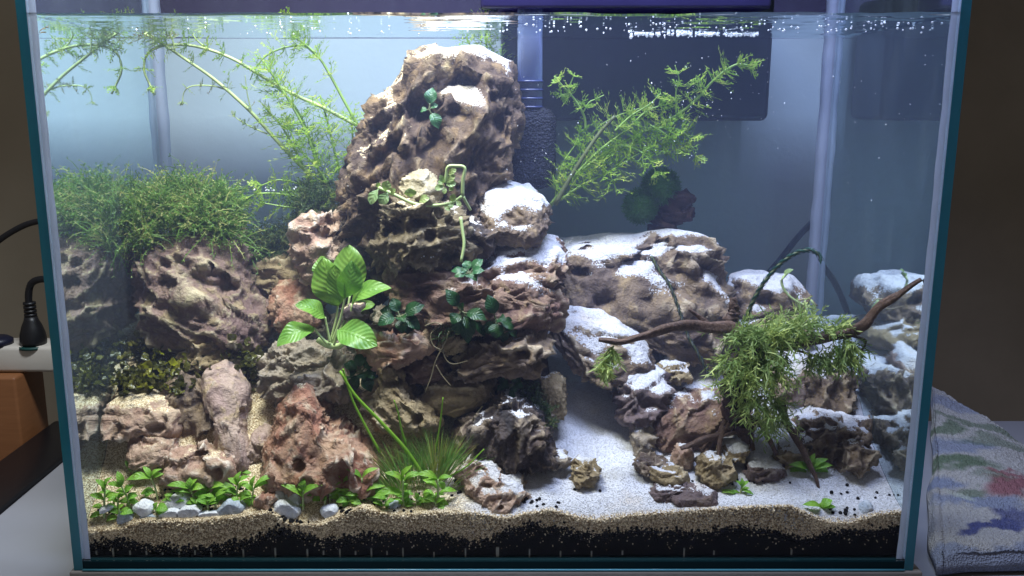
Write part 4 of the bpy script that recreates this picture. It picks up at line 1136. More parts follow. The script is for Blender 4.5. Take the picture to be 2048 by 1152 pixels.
for pts, Y0, Y1 in [([(662, 680), (672, 640), (676, 612)], .072, .076), ([(666, 680), (690, 640), (700, 590)], .072, .082), ([(668, 682), (695, 650), (704, 608)], .070, .074), ([(660, 684), (655, 660), (650, 634)], .068, .068),
                    ([(655, 688), (640, 672), (628, 656)], .066, .064), ([(668, 690), (672, 675), (676, 660)], .066, .064), ([(664, 684), (680, 640), (690, 596)], .07, .07)]:
    px_stem(bp, pts, Y0, Y1, .0011, .0008, M_STEM_PALE)
px_stem(bp, [(636, 678), (655, 690), (676, 692), (690, 684)], .072, .068, .0030, .0022, M_STEM_PALE, name='rhizome')

# --- dark rosettes
def rosette(label, u, v, Y, leaves, mat='anubias', name='anubias', group='small dark leaved rosettes wedged between the stones'):
    t_ = thing(name, label, 'plant', P(u, v, Y), group)
    c = P(u, v, Y)
    for du, dv, w, dY in leaves:
        du, dv, w = du * 1.15, dv * 1.15, w * 1.15
        tip = P(u + du, v + dv, Y + dY)
        b = c + (tip - c) * .22
        lf = leaf(t_, b, tip, w * (Y - EYE[1]) / F, LM[mat], up=(0.2 * du / 50, -.85, .8), arch=.14, cup=.2, widest=.46, point=1.1, nL=12, nW=7)
        stem(lf, [c, c + (b - c) * .6 + (0, 0, -.0006), b + (tip - b) * .05], .0007, .0005, M_STEM_DARK, 'petiole', 6, 5)
    return t_
rosette('dark green rosette left of the slab with one lighter heart leaf', 800, 632, .058, [(-40, 14, 26, -.004), (42, -20, 26, .002), (-14, -32, 22, .006), (4, 30, 22, -.006), (36, 22, 24, 0), (-36, -12, 20, .006), (6, 8, 20, -.012), (22, 36, 20, .004), (30, 2, 24, .006)])
rosette('dark green rosette in the middle under the slab', 922, 622, .055, [(-26, -38, 24, 0), (44, 14, 26, -.008), (-16, 22, 24, -.006), (2, -14, 16, -.006), (24, 40, 24, -.004), (14, 58, 24, .002), (-8, 44, 22, .002), (46, 44, 24, .006)])
rosette('dark green rosette under the right end of the slab', 992, 638, .056, [(-14, -42, 26, 0), (16, 2, 20, -.006), (0, 34, 28, -.006), (-18, 26, 24, .002), (34, 16, 24, .004), (40, 32, 24, .008), (-34, 20, 22, .01), (18, 44, 22, .006)])
rosette('shaded dark rosette beside the long grass blades', 722, 742, .062, [(-4, -34, 20, 0), (26, -24, 24, .002), (-34, 10, 22, .004), (34, 8, 26, -.002), (18, 36, 24, -.004), (-16, 36, 24, 0), (-30, -14, 20, .006), (6, 14, 22, -.006)])
rosette('pale glossy little rosette on the slab near the white sand', 938, 545, .058, [(24, -24, 18, .004), (-6, -22, 18, .006), (-26, 6, 18, -.002), (6, 10, 20, -.006), (26, -4, 18, -.004), (-14, -8, 20, .002), (-32, -4, 14, .004), (14, 14, 14, -.006)], 'anubias_pale')
rosette('two leaved dark sprig in the hole of the peaked stone', 858, 218, .104, [(6, -38, 22, .004), (18, 34, 22, -.002), (-16, 4, 12, .002), (16, -8, 12, .002)], 'anubias_pale')
rosette('small shaded sprig under the ledge beside the clearing', 1022, 770, .060, [(14, -20, 22, .002), (-14, 2, 18, -.002), (8, 12, 18, -.004), (-22, -10, 14, .004), (22, 2, 16, 0), (2, 30, 12, -.004), (-26, 8, 16, .006)])

# --- creeping vine over the cap stone
vn = thing('creeping_vine', 'pale green creeping vine with small round leaves looping over the cap stone', 'plant', P(850, 408, .08))
px_stem(vn, [(756, 375), (790, 390), (830, 408), (870, 411), (905, 405), (925, 392)], .078, .074, .0014, .0013, M_STEM_PALE, 24)
px_stem(vn, [(925, 392), (926, 360), (929, 336), (912, 332), (896, 334), (892, 352), (890, 366)], .074, .074, .0014, .0011, M_STEM_PALE, 30)
px_stem(vn, [(926, 393), (934, 408), (941, 420)], .074, .080, .0012, .0010, M_STEM_PALE, 8)
for b, t, w, up in [((757, 378), (740, 408), 20, (-.4, -1, .3)), ((776, 385), (760, 408), 20, (.2, -1, .3)), ((770, 382), (776, 362), 18, (0, -1, .2)), ((758, 373), (754, 366), 10, (0, -1, .4)), ((782, 388), (790, 378), 12, (0, -1, .5)), ((822, 394), (820, 377), 22, (0, -1, .2)),
                    ((838, 404), (858, 394), 16, (0, -1, .6)), ((904, 404), (908, 388), 12, (0, -1, .3)), ((905, 405), (900, 416), 10, (0, -1, .4)), ((912, 402), (922, 412), 9, (0, -1, .3)), ((888, 412), (900, 420), 9, (0, -1, .5)), ((896, 350), (912, 338), 11, (0, -1, .4)), ((892, 366), (910, 350), 12, (0, -1, .4)),
                    ((892, 370), (912, 366), 14, (0, -1, .5)), ((888, 366), (880, 350), 10, (0, -1, .3)), ((888, 372), (870, 378), 12, (0, -1, .5)), ((890, 374), (888, 388), 9, (0, -1, .5)), ((884, 364), (878, 368), 10, (0, -1, .5)), ((898, 376), (906, 380), 9, (0, -1, .5))]:
    px_leaf(vn, b, t, w * 1.15, .073, .070, LM['vine'], up=up, arch=.1, cup=.2, widest=.6, point=.7, nL=8, nW=5)
px_stem(thing('bare_stem', 'single bare pale stem hanging in front of the small dark stone', 'stem', P(924, 520, .066)), [(921, 434), (925, 462), (928, 490), (922, 524)], .070, .062, .0013, .0011, M_STEM_PALE, 14)

# --- feathery stem plants
def feather_fan(mb, a, d, nrm, L, w):
    """one divided leaf: a rib with forked side needles"""
    side = unit(np.cross(d, nrm))
    k = 4
    cur = Rn.uniform(-.35, .45)
    for i in range(k):
        f = (i + .6) / k
        q = a + d * (L * f) + nrm * (cur * L * f * f)
        for s in (-1, 1):
            ll = L * .52 * (1.1 - f * .75) * Rn.uniform(.75, 1.2)
            dd = unit(d * Rn.uniform(.65, 1.1) + side * s + nrm * Rn.uniform(-.3, .3))
            mb.needle(q, dd, ll, w, unit(np.cross(dd, nrm) + nrm * Rn.uniform(-.4, .4)), nrm * Rn.uniform(-.1, .2))
            if ll > .0028:
                qq = q + dd * ll * .5
                d2 = unit(dd + side * s * -.9)
                mb.needle(qq, d2, ll * .5, w * .9, unit(np.cross(d2, nrm)))
    b = a + d * L + nrm * (cur * L)
    mid = a + d * (L * .5) + nrm * (cur * L * .25)
    mb.ribbon([a, mid, b], w * 1.0, side)

def feather_plant(label, stems, mat='feather', smat=None, group='feathery stem plants'):
    """stems: list of (px points, Y0, Y1, stem radius, leaf length, node spacing, start fraction, whorl count)"""
    pts0, Y0 = stems[0][0], stems[0][1]
    t_ = thing('feathery_plant', label, 'plant', P(*pts0[0], Y0), group)
    for pts, Y0, Y1, r, L, gap, f0, nw in stems:
        m = len(pts)
        wp = [P(u, v, Y0 + (Y1 - Y0) * i / (m - 1)) for i, (u, v) in enumerate(pts)]
        n = 40
        p = spline(wp, n)
        so = add('stem', MB().tube(p, np.linspace(r, r * .5, n), 7).mesh('stem'), smat or M_STEM, t_)
        seg = np.r_[0, np.cumsum(np.linalg.norm(np.diff(p, axis=0), axis=1))]
        mb = MB()
        s = seg[-1] * f0
        while s < seg[-1]:
            c = np.array([np.interp(s, seg, p[:, k]) for k in range(3)])
            c2 = np.array([np.interp(min(s + .002, seg[-1]), seg, p[:, k]) for k in range(3)])
            c1 = np.array([np.interp(max(s - .002, 0), seg, p[:, k]) for k in range(3)])
            t = unit(c2 - c1)
            x = perp(t); y = np.cross(t, x)
            ph = Rn.uniform(0, 6.28)
            young = smooth(0.86, 1.0, s / seg[-1])
            for k in range(nw):
                a = ph + 2 * math.pi * k / nw + Rn.uniform(-.25, .25)
                rad = math.cos(a) * x + math.sin(a) * y
                d = unit(rad + t * (Rn.uniform(-.05, .6) + 1.0 * young) + np.array([0, 0, .15]))
                LL = L * Rn.uniform(.75, 1.15) * (1 - .35 * young)
                nrm = unit(np.cross(np.cross(d, t), d))
                feather_fan(mb, c, d, nrm, LL * 1.75, .0010)
            s += gap * 1.5 * Rn.uniform(.8, 1.2) * (1 - .4 * young)
        o = add('foliage', mb.mesh('foliage', False), SM[mat], so)
        o['kind'] = 'stuff'
    return t_
feather_plant('long bare feathery stem leaning up left to the water surface', [([(622, 352), (560, 288), (500, 222), (430, 160), (370, 118), (318, 84), (285, 66)], .176, .165, .0018, .0085, .020, .55, 3),
    ([(448, 178), (425, 172), (385, 172), (368, 185), (365, 210)], .172, .168, .0007, .0045, .007, .2, 3), ([(535, 268), (505, 255), (478, 240), (468, 232)], .174, .17, .0007, .0045, .007, .3, 3), ([(505, 230), (495, 190), (490, 150)], .174, .17, .0006, .0045, .008, .2, 3), ([(330, 92), (305, 72), (278, 58), (262, 48)], .166, .160, .0009, .0095, .0045, .05, 6), ([(350, 104), (345, 80), (335, 60), (325, 48)], .168, .166, .0008, .0085, .005, .1, 5)], 'feather_pale', M_STEM_PALE)
feather_plant('feathery stem arching left with a drooping curled tip', [([(712, 250), (640, 212), (590, 190), (520, 150), (470, 120), (420, 100), (372, 90), (325, 92), (295, 108), (288, 140), (300, 170), (308, 188)], .182, .160, .0016, .0080, .010, .35, 4),
    ([(420, 100), (395, 82), (378, 58), (370, 45)], .174, .166, .0008, .009, .008, .1, 4)], 'feather', M_STEM_PALE)
feather_plant('feathery stem rising to the surface left of the peaked stone', [([(722, 262), (690, 205), (660, 150), (640, 118), (612, 90), (575, 66), (545, 50)], .186, .178, .0014, .0085, .012, .45, 4), ([(640, 118), (600, 80), (590, 55), (580, 42)], .184, .18, .0008, .010, .006, .1, 5),
    ([(610, 90), (570, 95), (535, 110), (512, 135), (500, 160)], .18, .176, .0009, .0095, .007, .1, 4)])
feather_plant('dense bright feathery bush behind the left slope of the peak', [([(660, 420), (640, 350), (615, 270), (580, 205), (545, 150), (525, 120)], .178, .170, .0014, .0145, .0085, .22, 6), ([(690, 425), (680, 350), (665, 285), (650, 225), (640, 190)], .184, .182, .0014, .0145, .0085, .2, 6),
    ([(672, 425), (655, 370), (630, 330), (600, 300), (580, 262)], .170, .166, .0013, .014, .0085, .15, 6), ([(700, 400), (705, 330), (705, 270), (700, 220)], .190, .190, .0013, .0135, .009, .2, 6), ([(660, 400), (625, 365), (590, 300), (555, 240), (530, 225)], .182, .178, .0012, .013, .009, .2, 5),
    ([(640, 330), (600, 230), (560, 180), (530, 170)], .186, .186, .0012, .013, .009, .2, 5)])
feather_plant('low spreading feathery shoots left of the peak base', [([(668, 430), (620, 400), (560, 388), (515, 388), (490, 398)], .166, .160, .0012, .010, .0075, .1, 5), ([(670, 440), (610, 420), (560, 412), (520, 405)], .160, .156, .0010, .009, .0075, .2, 4), ([(650, 420), (610, 375), (560, 360), (520, 372)], .17, .166, .001, .0095, .008, .2, 5)])
feather_plant('feathery tuft reaching the surface behind the top of the peak', [([(1002, 420), (1012, 330), (1020, 230), (1005, 150), (985, 100), (965, 66), (950, 46)], .202, .196, .0013, .0105, .008, .12, 5), ([(960, 300), (975, 180), (975, 110), (970, 66), (975, 46)], .204, .200, .0012, .013, .007, .4, 6), ([(960, 200), (950, 120), (935, 80), (920, 56)], .204, .2, .0011, .011, .008, .4, 5)])
feather_plant('tall feathery stem sweeping up right across the filter box', [([(1100, 412), (1150, 352), (1215, 305), (1280, 266), (1345, 236), (1392, 200), (1428, 160), (1470, 130), (1504, 132)], .178, .156, .0017, .0105, .0085, .2, 6),
    ([(1352, 228), (1352, 185), (1358, 160), (1350, 130)], .168, .164, .0008, .0085, .007, .25, 4), ([(1310, 250), (1340, 262), (1365, 270), (1388, 272)], .168, .16, .0009, .0125, .006, .3, 5), ([(1412, 180), (1400, 165), (1392, 150)], .163, .16, .0007, .008, .006, .1, 4)])
feather_plant('lower bright feathery shoots right of the sponge', [([(1100, 410), (1150, 350), (1200, 300), (1250, 262), (1290, 225), (1318, 212)], .172, .166, .0013, .0130, .0080, .1, 6), ([(1120, 400), (1165, 370), (1215, 345), (1270, 312), (1300, 295)], .168, .162, .0012, .0125, .008, .1, 6), ([(1230, 262), (1262, 232), (1300, 208), (1322, 186)], .166, .16, .001, .010, .0075, .1, 5), ([(1300, 250), (1335, 272), (1352, 300), (1356, 325)], .164, .158, .0009, .011, .007, .2, 5), ([(1240, 290), (1275, 300), (1300, 322), (1312, 345)], .164, .158, .0009, .011, .007, .2, 5),
    ([(1180, 330), (1235, 300), (1290, 280), (1330, 290)], .176, .172, .0011, .0125, .008, .2, 6), ([(1140, 340), (1190, 262), (1235, 232), (1285, 215)], .182, .18, .001, .0115, .009, .2, 5), ([(1250, 290), (1310, 300), (1350, 285), (1375, 292), (1392, 312)], .170, .164, .0009, .011, .007, .1, 5),
    ([(1190, 320), (1215, 345), (1230, 372), (1234, 392)], .164, .16, .0008, .010, .007, .1, 5), ([(1110, 395), (1125, 330), (1150, 290), (1160, 262)], .180, .178, .0009, .010, .008, .2, 5), ([(1290, 262), (1330, 255), (1362, 262), (1385, 282)], .165, .16, .0008, .0105, .007, .2, 5)])
feather_plant('upright feathery sprig with a bare lower stem beside the sponge', [([(1172, 262), (1168, 232), (1150, 200), (1128, 175), (1108, 152)], .176, .174, .0012, .0075, .0085, .35, 5), ([(1166, 225), (1178, 205), (1192, 198), (1208, 190)], .175, .172, .0007, .006, .006, .2, 4), ([(1135, 182), (1142, 165), (1150, 145)], .175, .173, .0007, .006, .006, .2, 4), ([(1140, 188), (1125, 190), (1118, 195)], .175, .172, .0006, .006, .005, .2, 4)])
px_stem(thing('brown_stem', 'bare brownish stem slanting through the bright feathery shoots', 'stem', P(1125, 380, .16)), [(1110, 410), (1150, 340), (1195, 272), (1230, 232)], .160, .156, .0021, .0014, M_STEM_DARK, 16)

# --- moss
def moss(label, cat, blobs_, n, mat, name='moss', L=(.010, .026), droop=.35, leaflets=True, parent=None, up=.6, w=.0006, group=None, lift=.55):
    """blobs_: (u, v, ru, rv, Y, rY) ellipsoids the strands start in"""
    mb = MB()
    ws = np.array([b[2] * b[3] for b in blobs_], float); ws /= ws.sum()
    for b, k in zip(blobs_, Rn.multinomial(n, ws)):
        c = P(b[0], b[1], b[4])
        s = (b[4] - EYE[1]) / F
        for _ in range(k):
            q = rdir() * Rn.uniform(.25, 1) ** .5
            a = c + q * np.array([b[2] * s, b[5], b[3] * s])
            d = unit(rdir() + np.array([0, 0, up]) + q * lift)
            l = Rn.uniform(*L)
            pts = [a]
            m = 6
            cur = rdir() * .5
            for i in range(m - 1):
                d = unit(d + cur * .35 + np.array([0, 0, -droop * (i / m)]) + rdir() * .12)
                pts.append(pts[-1] + d * l / (m - 1))
            pts = np.array(pts)
            pts[:, 1] = np.clip(pts[:, 1], .012, DEPTH - .002)
            pts[:, 0] = np.clip(pts[:, 0], -IN + .001, IN - .001)
            sd = perp(d)
            mb.ribbon(pts, w * 1.3, sd)
            if leaflets:
                for i in range(1, m):
                    for sgn in (-1, 1):
                        t = unit(pts[i] - pts[i - 1])
                        dd = unit(t * .8 + sd * sgn + rdir() * .4)
                        mb.needle(pts[i] - (pts[i] - pts[i - 1]) * Rn.uniform(0, 1), dd, Rn.uniform(.0016, .0034), w * 1.2, perp(dd))
    o = add(name, mb.mesh(name, False), SM[mat], parent)
    if parent is None: tag(o, label, cat, group)
    o['kind'] = 'stuff' if parent is not None else 'thing'
    return o
moss('shaggy green moss carpet on top of the purple stone by the left glass', 'moss', [(355, 425, 60, 34, .150, .026), (425, 440, 46, 46, .142, .024), (300, 430, 34, 34, .150, .026), (288, 470, 16, 34, .125, .014), (385, 388, 34, 18, .160, .016), (330, 400, 26, 16, .150, .014), (455, 480, 22, 40, .14, .014), (440, 405, 26, 20, .15, .012)], 2700, 'moss', L=(.008, .036), w=.00085)
moss('dull dark moss clump in the corner left of the peak', 'moss', [(630, 405, 40, 34, .165, .02), (560, 490, 50, 26, .172, .016), (610, 460, 24, 26, .16, .015), (510, 505, 40, 24, .168, .015)], 1500, 'dark_moss', L=(.008, .020))
moss('small moss wisps on the narrow tan post stone', 'moss', [(1075, 830, 16, 34, .072, .008), (1092, 838, 14, 16, .062, .006), (1060, 790, 16, 14, .07, .006)], 260, 'dark_moss', L=(.006, .013))
moss('thin moss over the fibrous yellow stone', 'moss', [(885, 668, 18, 14, .060, .008)], 90, 'dark_moss', L=(.006, .012), leaflets=False)

# --- crumpled dark leaf mat
def leaf_mat():
    t_ = thing('leafy_mat', 'crumpled dark olive leaf mat on the slope by the left glass', 'plant', P(290, 760, .09))
    mats = [LM['dark_mat'], leaf_material('yellow_mat', (0.16, 0.16, 0.02), (0.34, 0.32, 0.04), .05, .5, .3, 3, .5)]
    for nm, mat, spots, n in (('dark_leaves', mats[0], [(250, 700, 40, 26, .118), (320, 700, 90, 26, .115), (290, 740, 90, 26, .095), (400, 745, 90, 20, .095), (490, 735, 40, 40, .098), (250, 765, 50, 18, .078), (360, 775, 60, 14, .082)], 1150),
                              ('yellow_leaves', mats[1], [(305, 745, 26, 24, .084), (345, 745, 20, 22, .086), (255, 760, 36, 14, .078), (290, 770, 16, 10, .078)], 70)):
        mb = MB()
        for _ in range(n):
            u, v, ru, rv, Y = spots[Rn.integers(len(spots))]
            a = P(Rn.normal(u, ru * .55), Rn.normal(v, rv * .55), Y + Rn.normal(0, .008))
            if a[0] < -IN + .004: continue
            d = unit(rdir() + (0, -.5, .35)); nn = perp(d); s = np.cross(d, nn)
            L = Rn.uniform(.004, .0085); w = L * Rn.uniform(.3, .55)
            rows = []
            ph = Rn.uniform(0, 6, 3)
            for i in range(5):
                f = i / 4
                ww = w * (math.sin(math.pi * (f * .9 + .08)) ** .7)
                c = a + d * L * f + nn * (L * .18 * math.sin(f * 3 + ph[0]))
                rows.append([c + s * ww * e + nn * (.32 * w * math.sin(3.2 * e + ph[1] + 4 * f)) for e in (-1, -.33, .33, 1)])
            mb.grid(rows)
        o = add(nm, mb.mesh(nm, True, True), mat, t_)
        o['kind'] = 'stuff'
leaf_mat()

# --- moss balls on a dark wood stump at the back
def moss_ball(label, u, v, r, Y, seed):
    c = P(u, v, Y); s = (Y - EYE[1]) / F * r
    t_ = thing('moss_ball', label, 'moss', c - (0, 0, s), 'moss balls at the back')
    V, Fc = ICOS[4]
    V = V * s * (.93 + .07 * fbm(V * 3 + seed, seed, 3))[:, None] + c
    add('core', np_mesh('core', V, Fc), SM['ball'], t_)
    mb = MB()
    for _ in range(3600):
        d = rdir()
        a = c + d * s * Rn.uniform(.84, .99)
        dd = unit(d + rdir() * .6)
        mb.needle(a, dd, s * Rn.uniform(.12, .36), .00050, perp(dd), rdir() * .3)
    o = add('fuzz', mb.mesh('fuzz', False), SM['ball'], t_); o['kind'] = 'stuff'
moss_ball('upper round dark green moss ball on the wood stump', 1321, 374, 35, .185, 3)
moss_ball('lower dark green moss ball left of the wood stump', 1281, 412, 32, .183, 4)

def wood_obj(name, chains, mat, parent, seed):
    """chains of (world points, r0, r1) grown as lumpy tubes"""
    out = []
    for k, (pts, rr) in enumerate(chains):
        n = 46
        p = spline(pts, n)
        r = np.interp(np.linspace(0, 1, n), np.linspace(0, 1, len(rr)), rr) * {'branch': .80, 'leg': .62}.get(name, 1)
        p = p + .20 * r[:, None] * np.stack([fbm(np.c_[np.arange(n) * .16, np.full(n, j), np.full(n, seed + k)], seed, 2) for j in range(3)], 1) * np.r_[0, np.ones(n - 1)][:, None]
        mb = MB().tube(p, r, 14)
        V = np.array(mb.v)
        c = np.repeat(p, 14, 0)
        q = V - c
        f = 1 + .22 * fbm(np.c_[V * 60], seed + k, 3) + .16 * np.sin(np.tile(np.arange(14), n) / 14 * 6.28 * 3 + np.repeat(np.arange(n), 14) * .11)
        mb.v = [tuple(x) for x in c + q * f[:, None]]
        out.append(add(name, mb.mesh(name), mat, parent))
    return out
stp = thing('wood_stump', 'dark knobbly wood stump standing behind the honeycombed stone', 'wood', P(1330, 470, .188))
wood_obj('trunk', [([P(1320, 520, .188), P(1325, 470, .188), P(1335, 430, .188), P(1352, 408, .186), P(1368, 405, .184)], [.012, .0115, .014, .0155, .010])], M_WOOD_DARK, stp, 3)
wood_obj('branch', [([P(1335, 430, .188), P(1362, 425, .184), P(1384, 428, .180)], [.011, .010, .006]), ([P(1348, 415, .186), P(1370, 402, .184), P(1384, 396, .182)], [.010, .008, .004])], M_WOOD_DARK, stp, 5)

# --- driftwood with its green tuft
dw = thing('driftwood', 'branching brown driftwood standing on thin legs at the right', 'driftwood', P(1490, 940, .055))
def pxs(pts): return [P(u, v, Y) for u, v, Y in pts]
wood_obj('trunk', [(pxs([(1478, 850, .062), (1474, 800, .062), (1480, 750, .064), (1505, 710, .064), (1530, 690, .062)]), [.010, .0115, .011, .012, .010])], M_WOOD_DARK, dw, 11)
wood_obj('branch', [(pxs([(1520, 695, .062), (1460, 660, .060), (1410, 652, .054), (1340, 655, .048), (1290, 672, .045), (1240, 682, .042), (1198, 680, .040)]), [.007, .0062, .0050, .0040, .0040, .0028, .0018]),
                    (pxs([(1520, 690, .062), (1590, 688, .058), (1660, 672, .052), (1715, 655, .046), (1735, 640, .040), (1762, 612, .033), (1800, 588, .024), (1843, 560, .014)]), [.008, .0060, .0052, .0050, .0046, .0038, .0028, .0020]),
                    (pxs([(1500, 700, .066), (1462, 650, .070), (1468, 622, .072), (1466, 594, .072)]), [.0065, .0060, .0052, .0026]),
                    (pxs([(1418, 652, .055), (1402, 636, .056), (1378, 618, .058)]), [.0024, .0020, .0015])], M_WOOD, dw, 13)
wood_obj('leg', [(pxs([(1560, 800, .058), (1572, 840, .054), (1600, 890, .045), (1628, 945, .036), (1640, 986, .030)]), [.005, .0042, .0036, .0030, .0016]),
                 (pxs([(1478, 830, .060), (1520, 850, .056), (1540, 880, .052), (1558, 920, .048)]), [.005, .0042, .0032, .0020]),
                 (pxs([(1478, 835, .060), (1440, 868, .054), (1400, 882, .050), (1362, 898, .047)]), [.006, .0048, .0040, .0024]),
                 (pxs([(1450, 840, .058), (1440, 880, .050), (1436, 920, .044), (1430, 956, .040)]), [.0038, .0030, .0026, .0016]),
                 (pxs([(1485, 835, .062), (1500, 870, .058), (1508, 902, .054)]), [.0045, .0036, .0022]),
                 (pxs([(1490, 862, .056), (1455, 868, .052), (1440, 876, .050)]), [.0018, .0022, .0018]),
                 (pxs([(1478, 845, .060), (1430, 880, .056), (1405, 900, .054)]), [.005, .0036, .0020])], M_WOOD, dw, 17)
wood_obj('twig', [(pxs([(1690, 668, .05), (1730, 680, .046), (1724, 700, .045), (1712, 718, .045)]), [.0010, .0009, .0007, .0004]), (pxs([(1590, 700, .058), (1640, 716, .054), (1670, 735, .05)]), [.0009, .0008, .0004]), (pxs([(1470, 700, .062), (1440, 715, .06), (1410, 722, .06)]), [.0011, .0009, .0005])], M_WOOD, dw, 19)
def wood_tuft(label, blobs_, n, L, droop, mat='wood_moss'):
    """drooping forked fronds"""
    mb = MB()
    ws = np.array([b[2] * b[3] for b in blobs_], float); ws /= ws.sum()
    for b, k in zip(blobs_, Rn.multinomial(n, ws)):
        c = P(b[0], b[1], b[4]); s = (b[4] - EYE[1]) / F
        for _ in range(k):
            q = rdir() * Rn.uniform(.1, 1) ** .5
            a = c + q * np.array([b[2] * s, b[5], b[3] * s])
            d = unit(rdir() * .8 + np.array([b[6], -.2, b[7]]))
            l = Rn.uniform(*L)
            pts = [a]
            for i in range(5):
                d = unit(d + np.array([0, 0, -droop * .3]) + rdir() * .22)
                pts.append(pts[-1] + d * l / 5)
            pts = np.array(pts); pts[:, 1] = np.maximum(pts[:, 1], .012)
            sd = perp(d)
            mb.ribbon(pts, .0012, sd)
            for i in range(1, 6):
                for sgn in (-1, 1):
                    t = unit(pts[i] - pts[i - 1]); dd = unit(t * 1.1 + sd * sgn + rdir() * .3)
                    mb.needle(pts[i] - (pts[i] - pts[i - 1]) * Rn.uniform(0, .8), dd, Rn.uniform(.003, .0072), .0010, perp(dd), rdir() * .2)
    o = add('aquatic_moss', mb.mesh('aquatic_moss', False), SM[mat])
    return tag(o, label, 'moss', 'green tufts on the driftwood')
wood_tuft('large lime green drooping tuft tied over the driftwood', [(1505, 672, 54, 28, .052, .016, -.3, .3), (1478, 735, 36, 46, .048, .014, -.4, -.4), (1560, 665, 60, 26, .052, .014, .3, .3), (1535, 725, 54, 44, .046, .014, .1, -.5), (1535, 805, 40, 30, .044, .012, .2, -.6), (1495, 790, 22, 32, .046, .01, -.1, -.7), (1548, 838, 24, 16, .046, .010, .3, -.5), (1600, 650, 40, 18, .055, .012, .5, .3)], 560, (.010, .025), .5)
wood_tuft('airy olive tuft hanging under the right driftwood branch', [(1690, 690, 34, 24, .046, .010, .3, -.6), (1650, 712, 44, 18, .050, .010, 0, -.7), (1665, 660, 36, 12, .05, .008, .2, .3), (1700, 715, 22, 14, .045, .008, .2, -.7)], 170, (.008, .017), .7)
wood_tuft('small pale green tuft dangling from the left driftwood branch', [(1226, 700, 10, 14, .040, .005, -.25, -.8), (1215, 722, 12, 16, .039, .005, -.3, -.8)], 46, (.008, .014), .6)

# --- braided needle stems
def braid(label, pts, Y0, Y1, mat, r=.0030, f0=0.0):
    m = len(pts)
    wp = [P(u, v, Y0 + (Y1 - Y0) * i / (m - 1)) for i, (u, v) in enumerate(pts)]
    t_ = thing('needle_stem', label, 'plant', wp[0], 'braided needle stems')
    n = 60
    p = spline(wp, n)
    add('stem', MB().tube(p, np.linspace(r * .55, r * .35, n), 7).mesh('stem'), M_STEM_DARK, t_)
    mb = MB()
    seg = np.r_[0, np.cumsum(np.linalg.norm(np.diff(p, axis=0), axis=1))]
    K = int(seg[-1] / .0011)
    for k in range(K):
        s = seg[-1] * k / K
        c = np.array([np.interp(s, seg, p[:, j]) for j in range(3)])
        t = unit(np.array([np.interp(min(s + .003, seg[-1]), seg, p[:, j]) for j in range(3)]) - c + 1e-9)
        x = unit(np.cross(t, (.3, .2, .9))); y = np.cross(t, x)
        for e in range(3):
            a = k * 2.4 + e * 2.09
            rad = math.cos(a) * x + math.sin(a) * y
            d = unit(rad * .75 + t)
            mb.needle(c + rad * r * .3, d, r * 1.6, r * .62, np.cross(d, rad), -rad * .25)
    o = add('needles', mb.mesh('needles', False), SM[mat], t_); o['kind'] = 'stuff'
braid('blackish braided stem drooping in front of the honeycombed stone', [(1302, 512), (1318, 540), (1340, 572), (1360, 625), (1376, 672), (1392, 700), (1420, 752)], .110, .085, 'braid_dark', .0023)
braid('green braided stem curving up and over at the right', [(1492, 640), (1505, 605), (1528, 565), (1560, 528), (1592, 506), (1620, 500), (1636, 508), (1643, 522)], .085, .080, 'braid', .0026)

# --- small rhizome sprout by the sand capped block
rs = thing('rhizome_sprout', 'pale sprout with bare roots on the sand capped block', 'plant', P(1600, 600, .15))
px_stem(rs, [(1575, 545), (1563, 562), (1572, 585), (1592, 602), (1615, 612), (1632, 618), (1622, 600)], .150, .145, .0012, .0010, M_STEM_PALE, 20)
px_stem(rs, [(1592, 602), (1618, 598), (1635, 612)], .150, .148, .0010, .0006, plain('root_tan', (.30, .24, .13), .6, .3), 10, 'root')
px_stem(rs, [(1615, 612), (1598, 618), (1580, 612)], .148, .14, .0007, .0004, plain('root_tan2', (.26, .20, .11), .6, .3), 8, 'root')
px_leaf(rs, (1568, 552), (1586, 538), 16, .150, .146, LM['vine'], nL=8, nW=5)

# --- hair grass
hg = thing('hair_grass', 'tufts of fine green hair grass in the centre foreground', 'grass plant', P(840, 975, .03))
def blades(parent, name, cu, cv, Y, n, spread, H, lean, mat, w=.0007):
    mb = MB()
    for _ in range(n):
        u = cu + Rn.normal(0, spread)
        a = P(u, cv + Rn.normal(0, 5), Y + Rn.normal(0, .003))
        h = Rn.uniform(*H)
        k = (u - cu) / max(spread, 1)
        d = unit(np.array([lean + .22 * k + Rn.normal(0, .12), Rn.normal(-.05, .18), 1]))
        pts = [a]
        for i in range(5):
            d = unit(d + np.array([.06 * (lean + k), 0, -.05 * abs(lean)]) + rdir() * .03)
            pts.append(pts[-1] + d * h / 5)
        pts = np.array(pts); pts[:, 1] = np.clip(pts[:, 1], .012, .2)
        mb.ribbon(pts, w, perp(d))
    o = add(name, mb.mesh(name, False), SM[mat], parent); o['kind'] = 'stuff'
blades(hg, 'blades', 875, 958, .034, 190, 13, (.026, .042), .08, 'grass')
blades(hg, 'blades', 815, 965, .033, 180, 24, (.016, .036), -.15, 'grass')
blades(hg, 'blades', 775, 985, .030, 130, 18, (.010, .024), -.6, 'grass')
blades(hg, 'blades', 800, 995, .026, 60, 26, (.008, .018), -.3, 'grass', .0006)
blades(hg, 'blades', 905, 975, .030, 14, 8, (.02, .036), .95, 'grass')
lb = thing('long_blade_plant', 'few long bright green blades leaning far left out of the hair grass', 'grass plant', P(850, 962, .03))
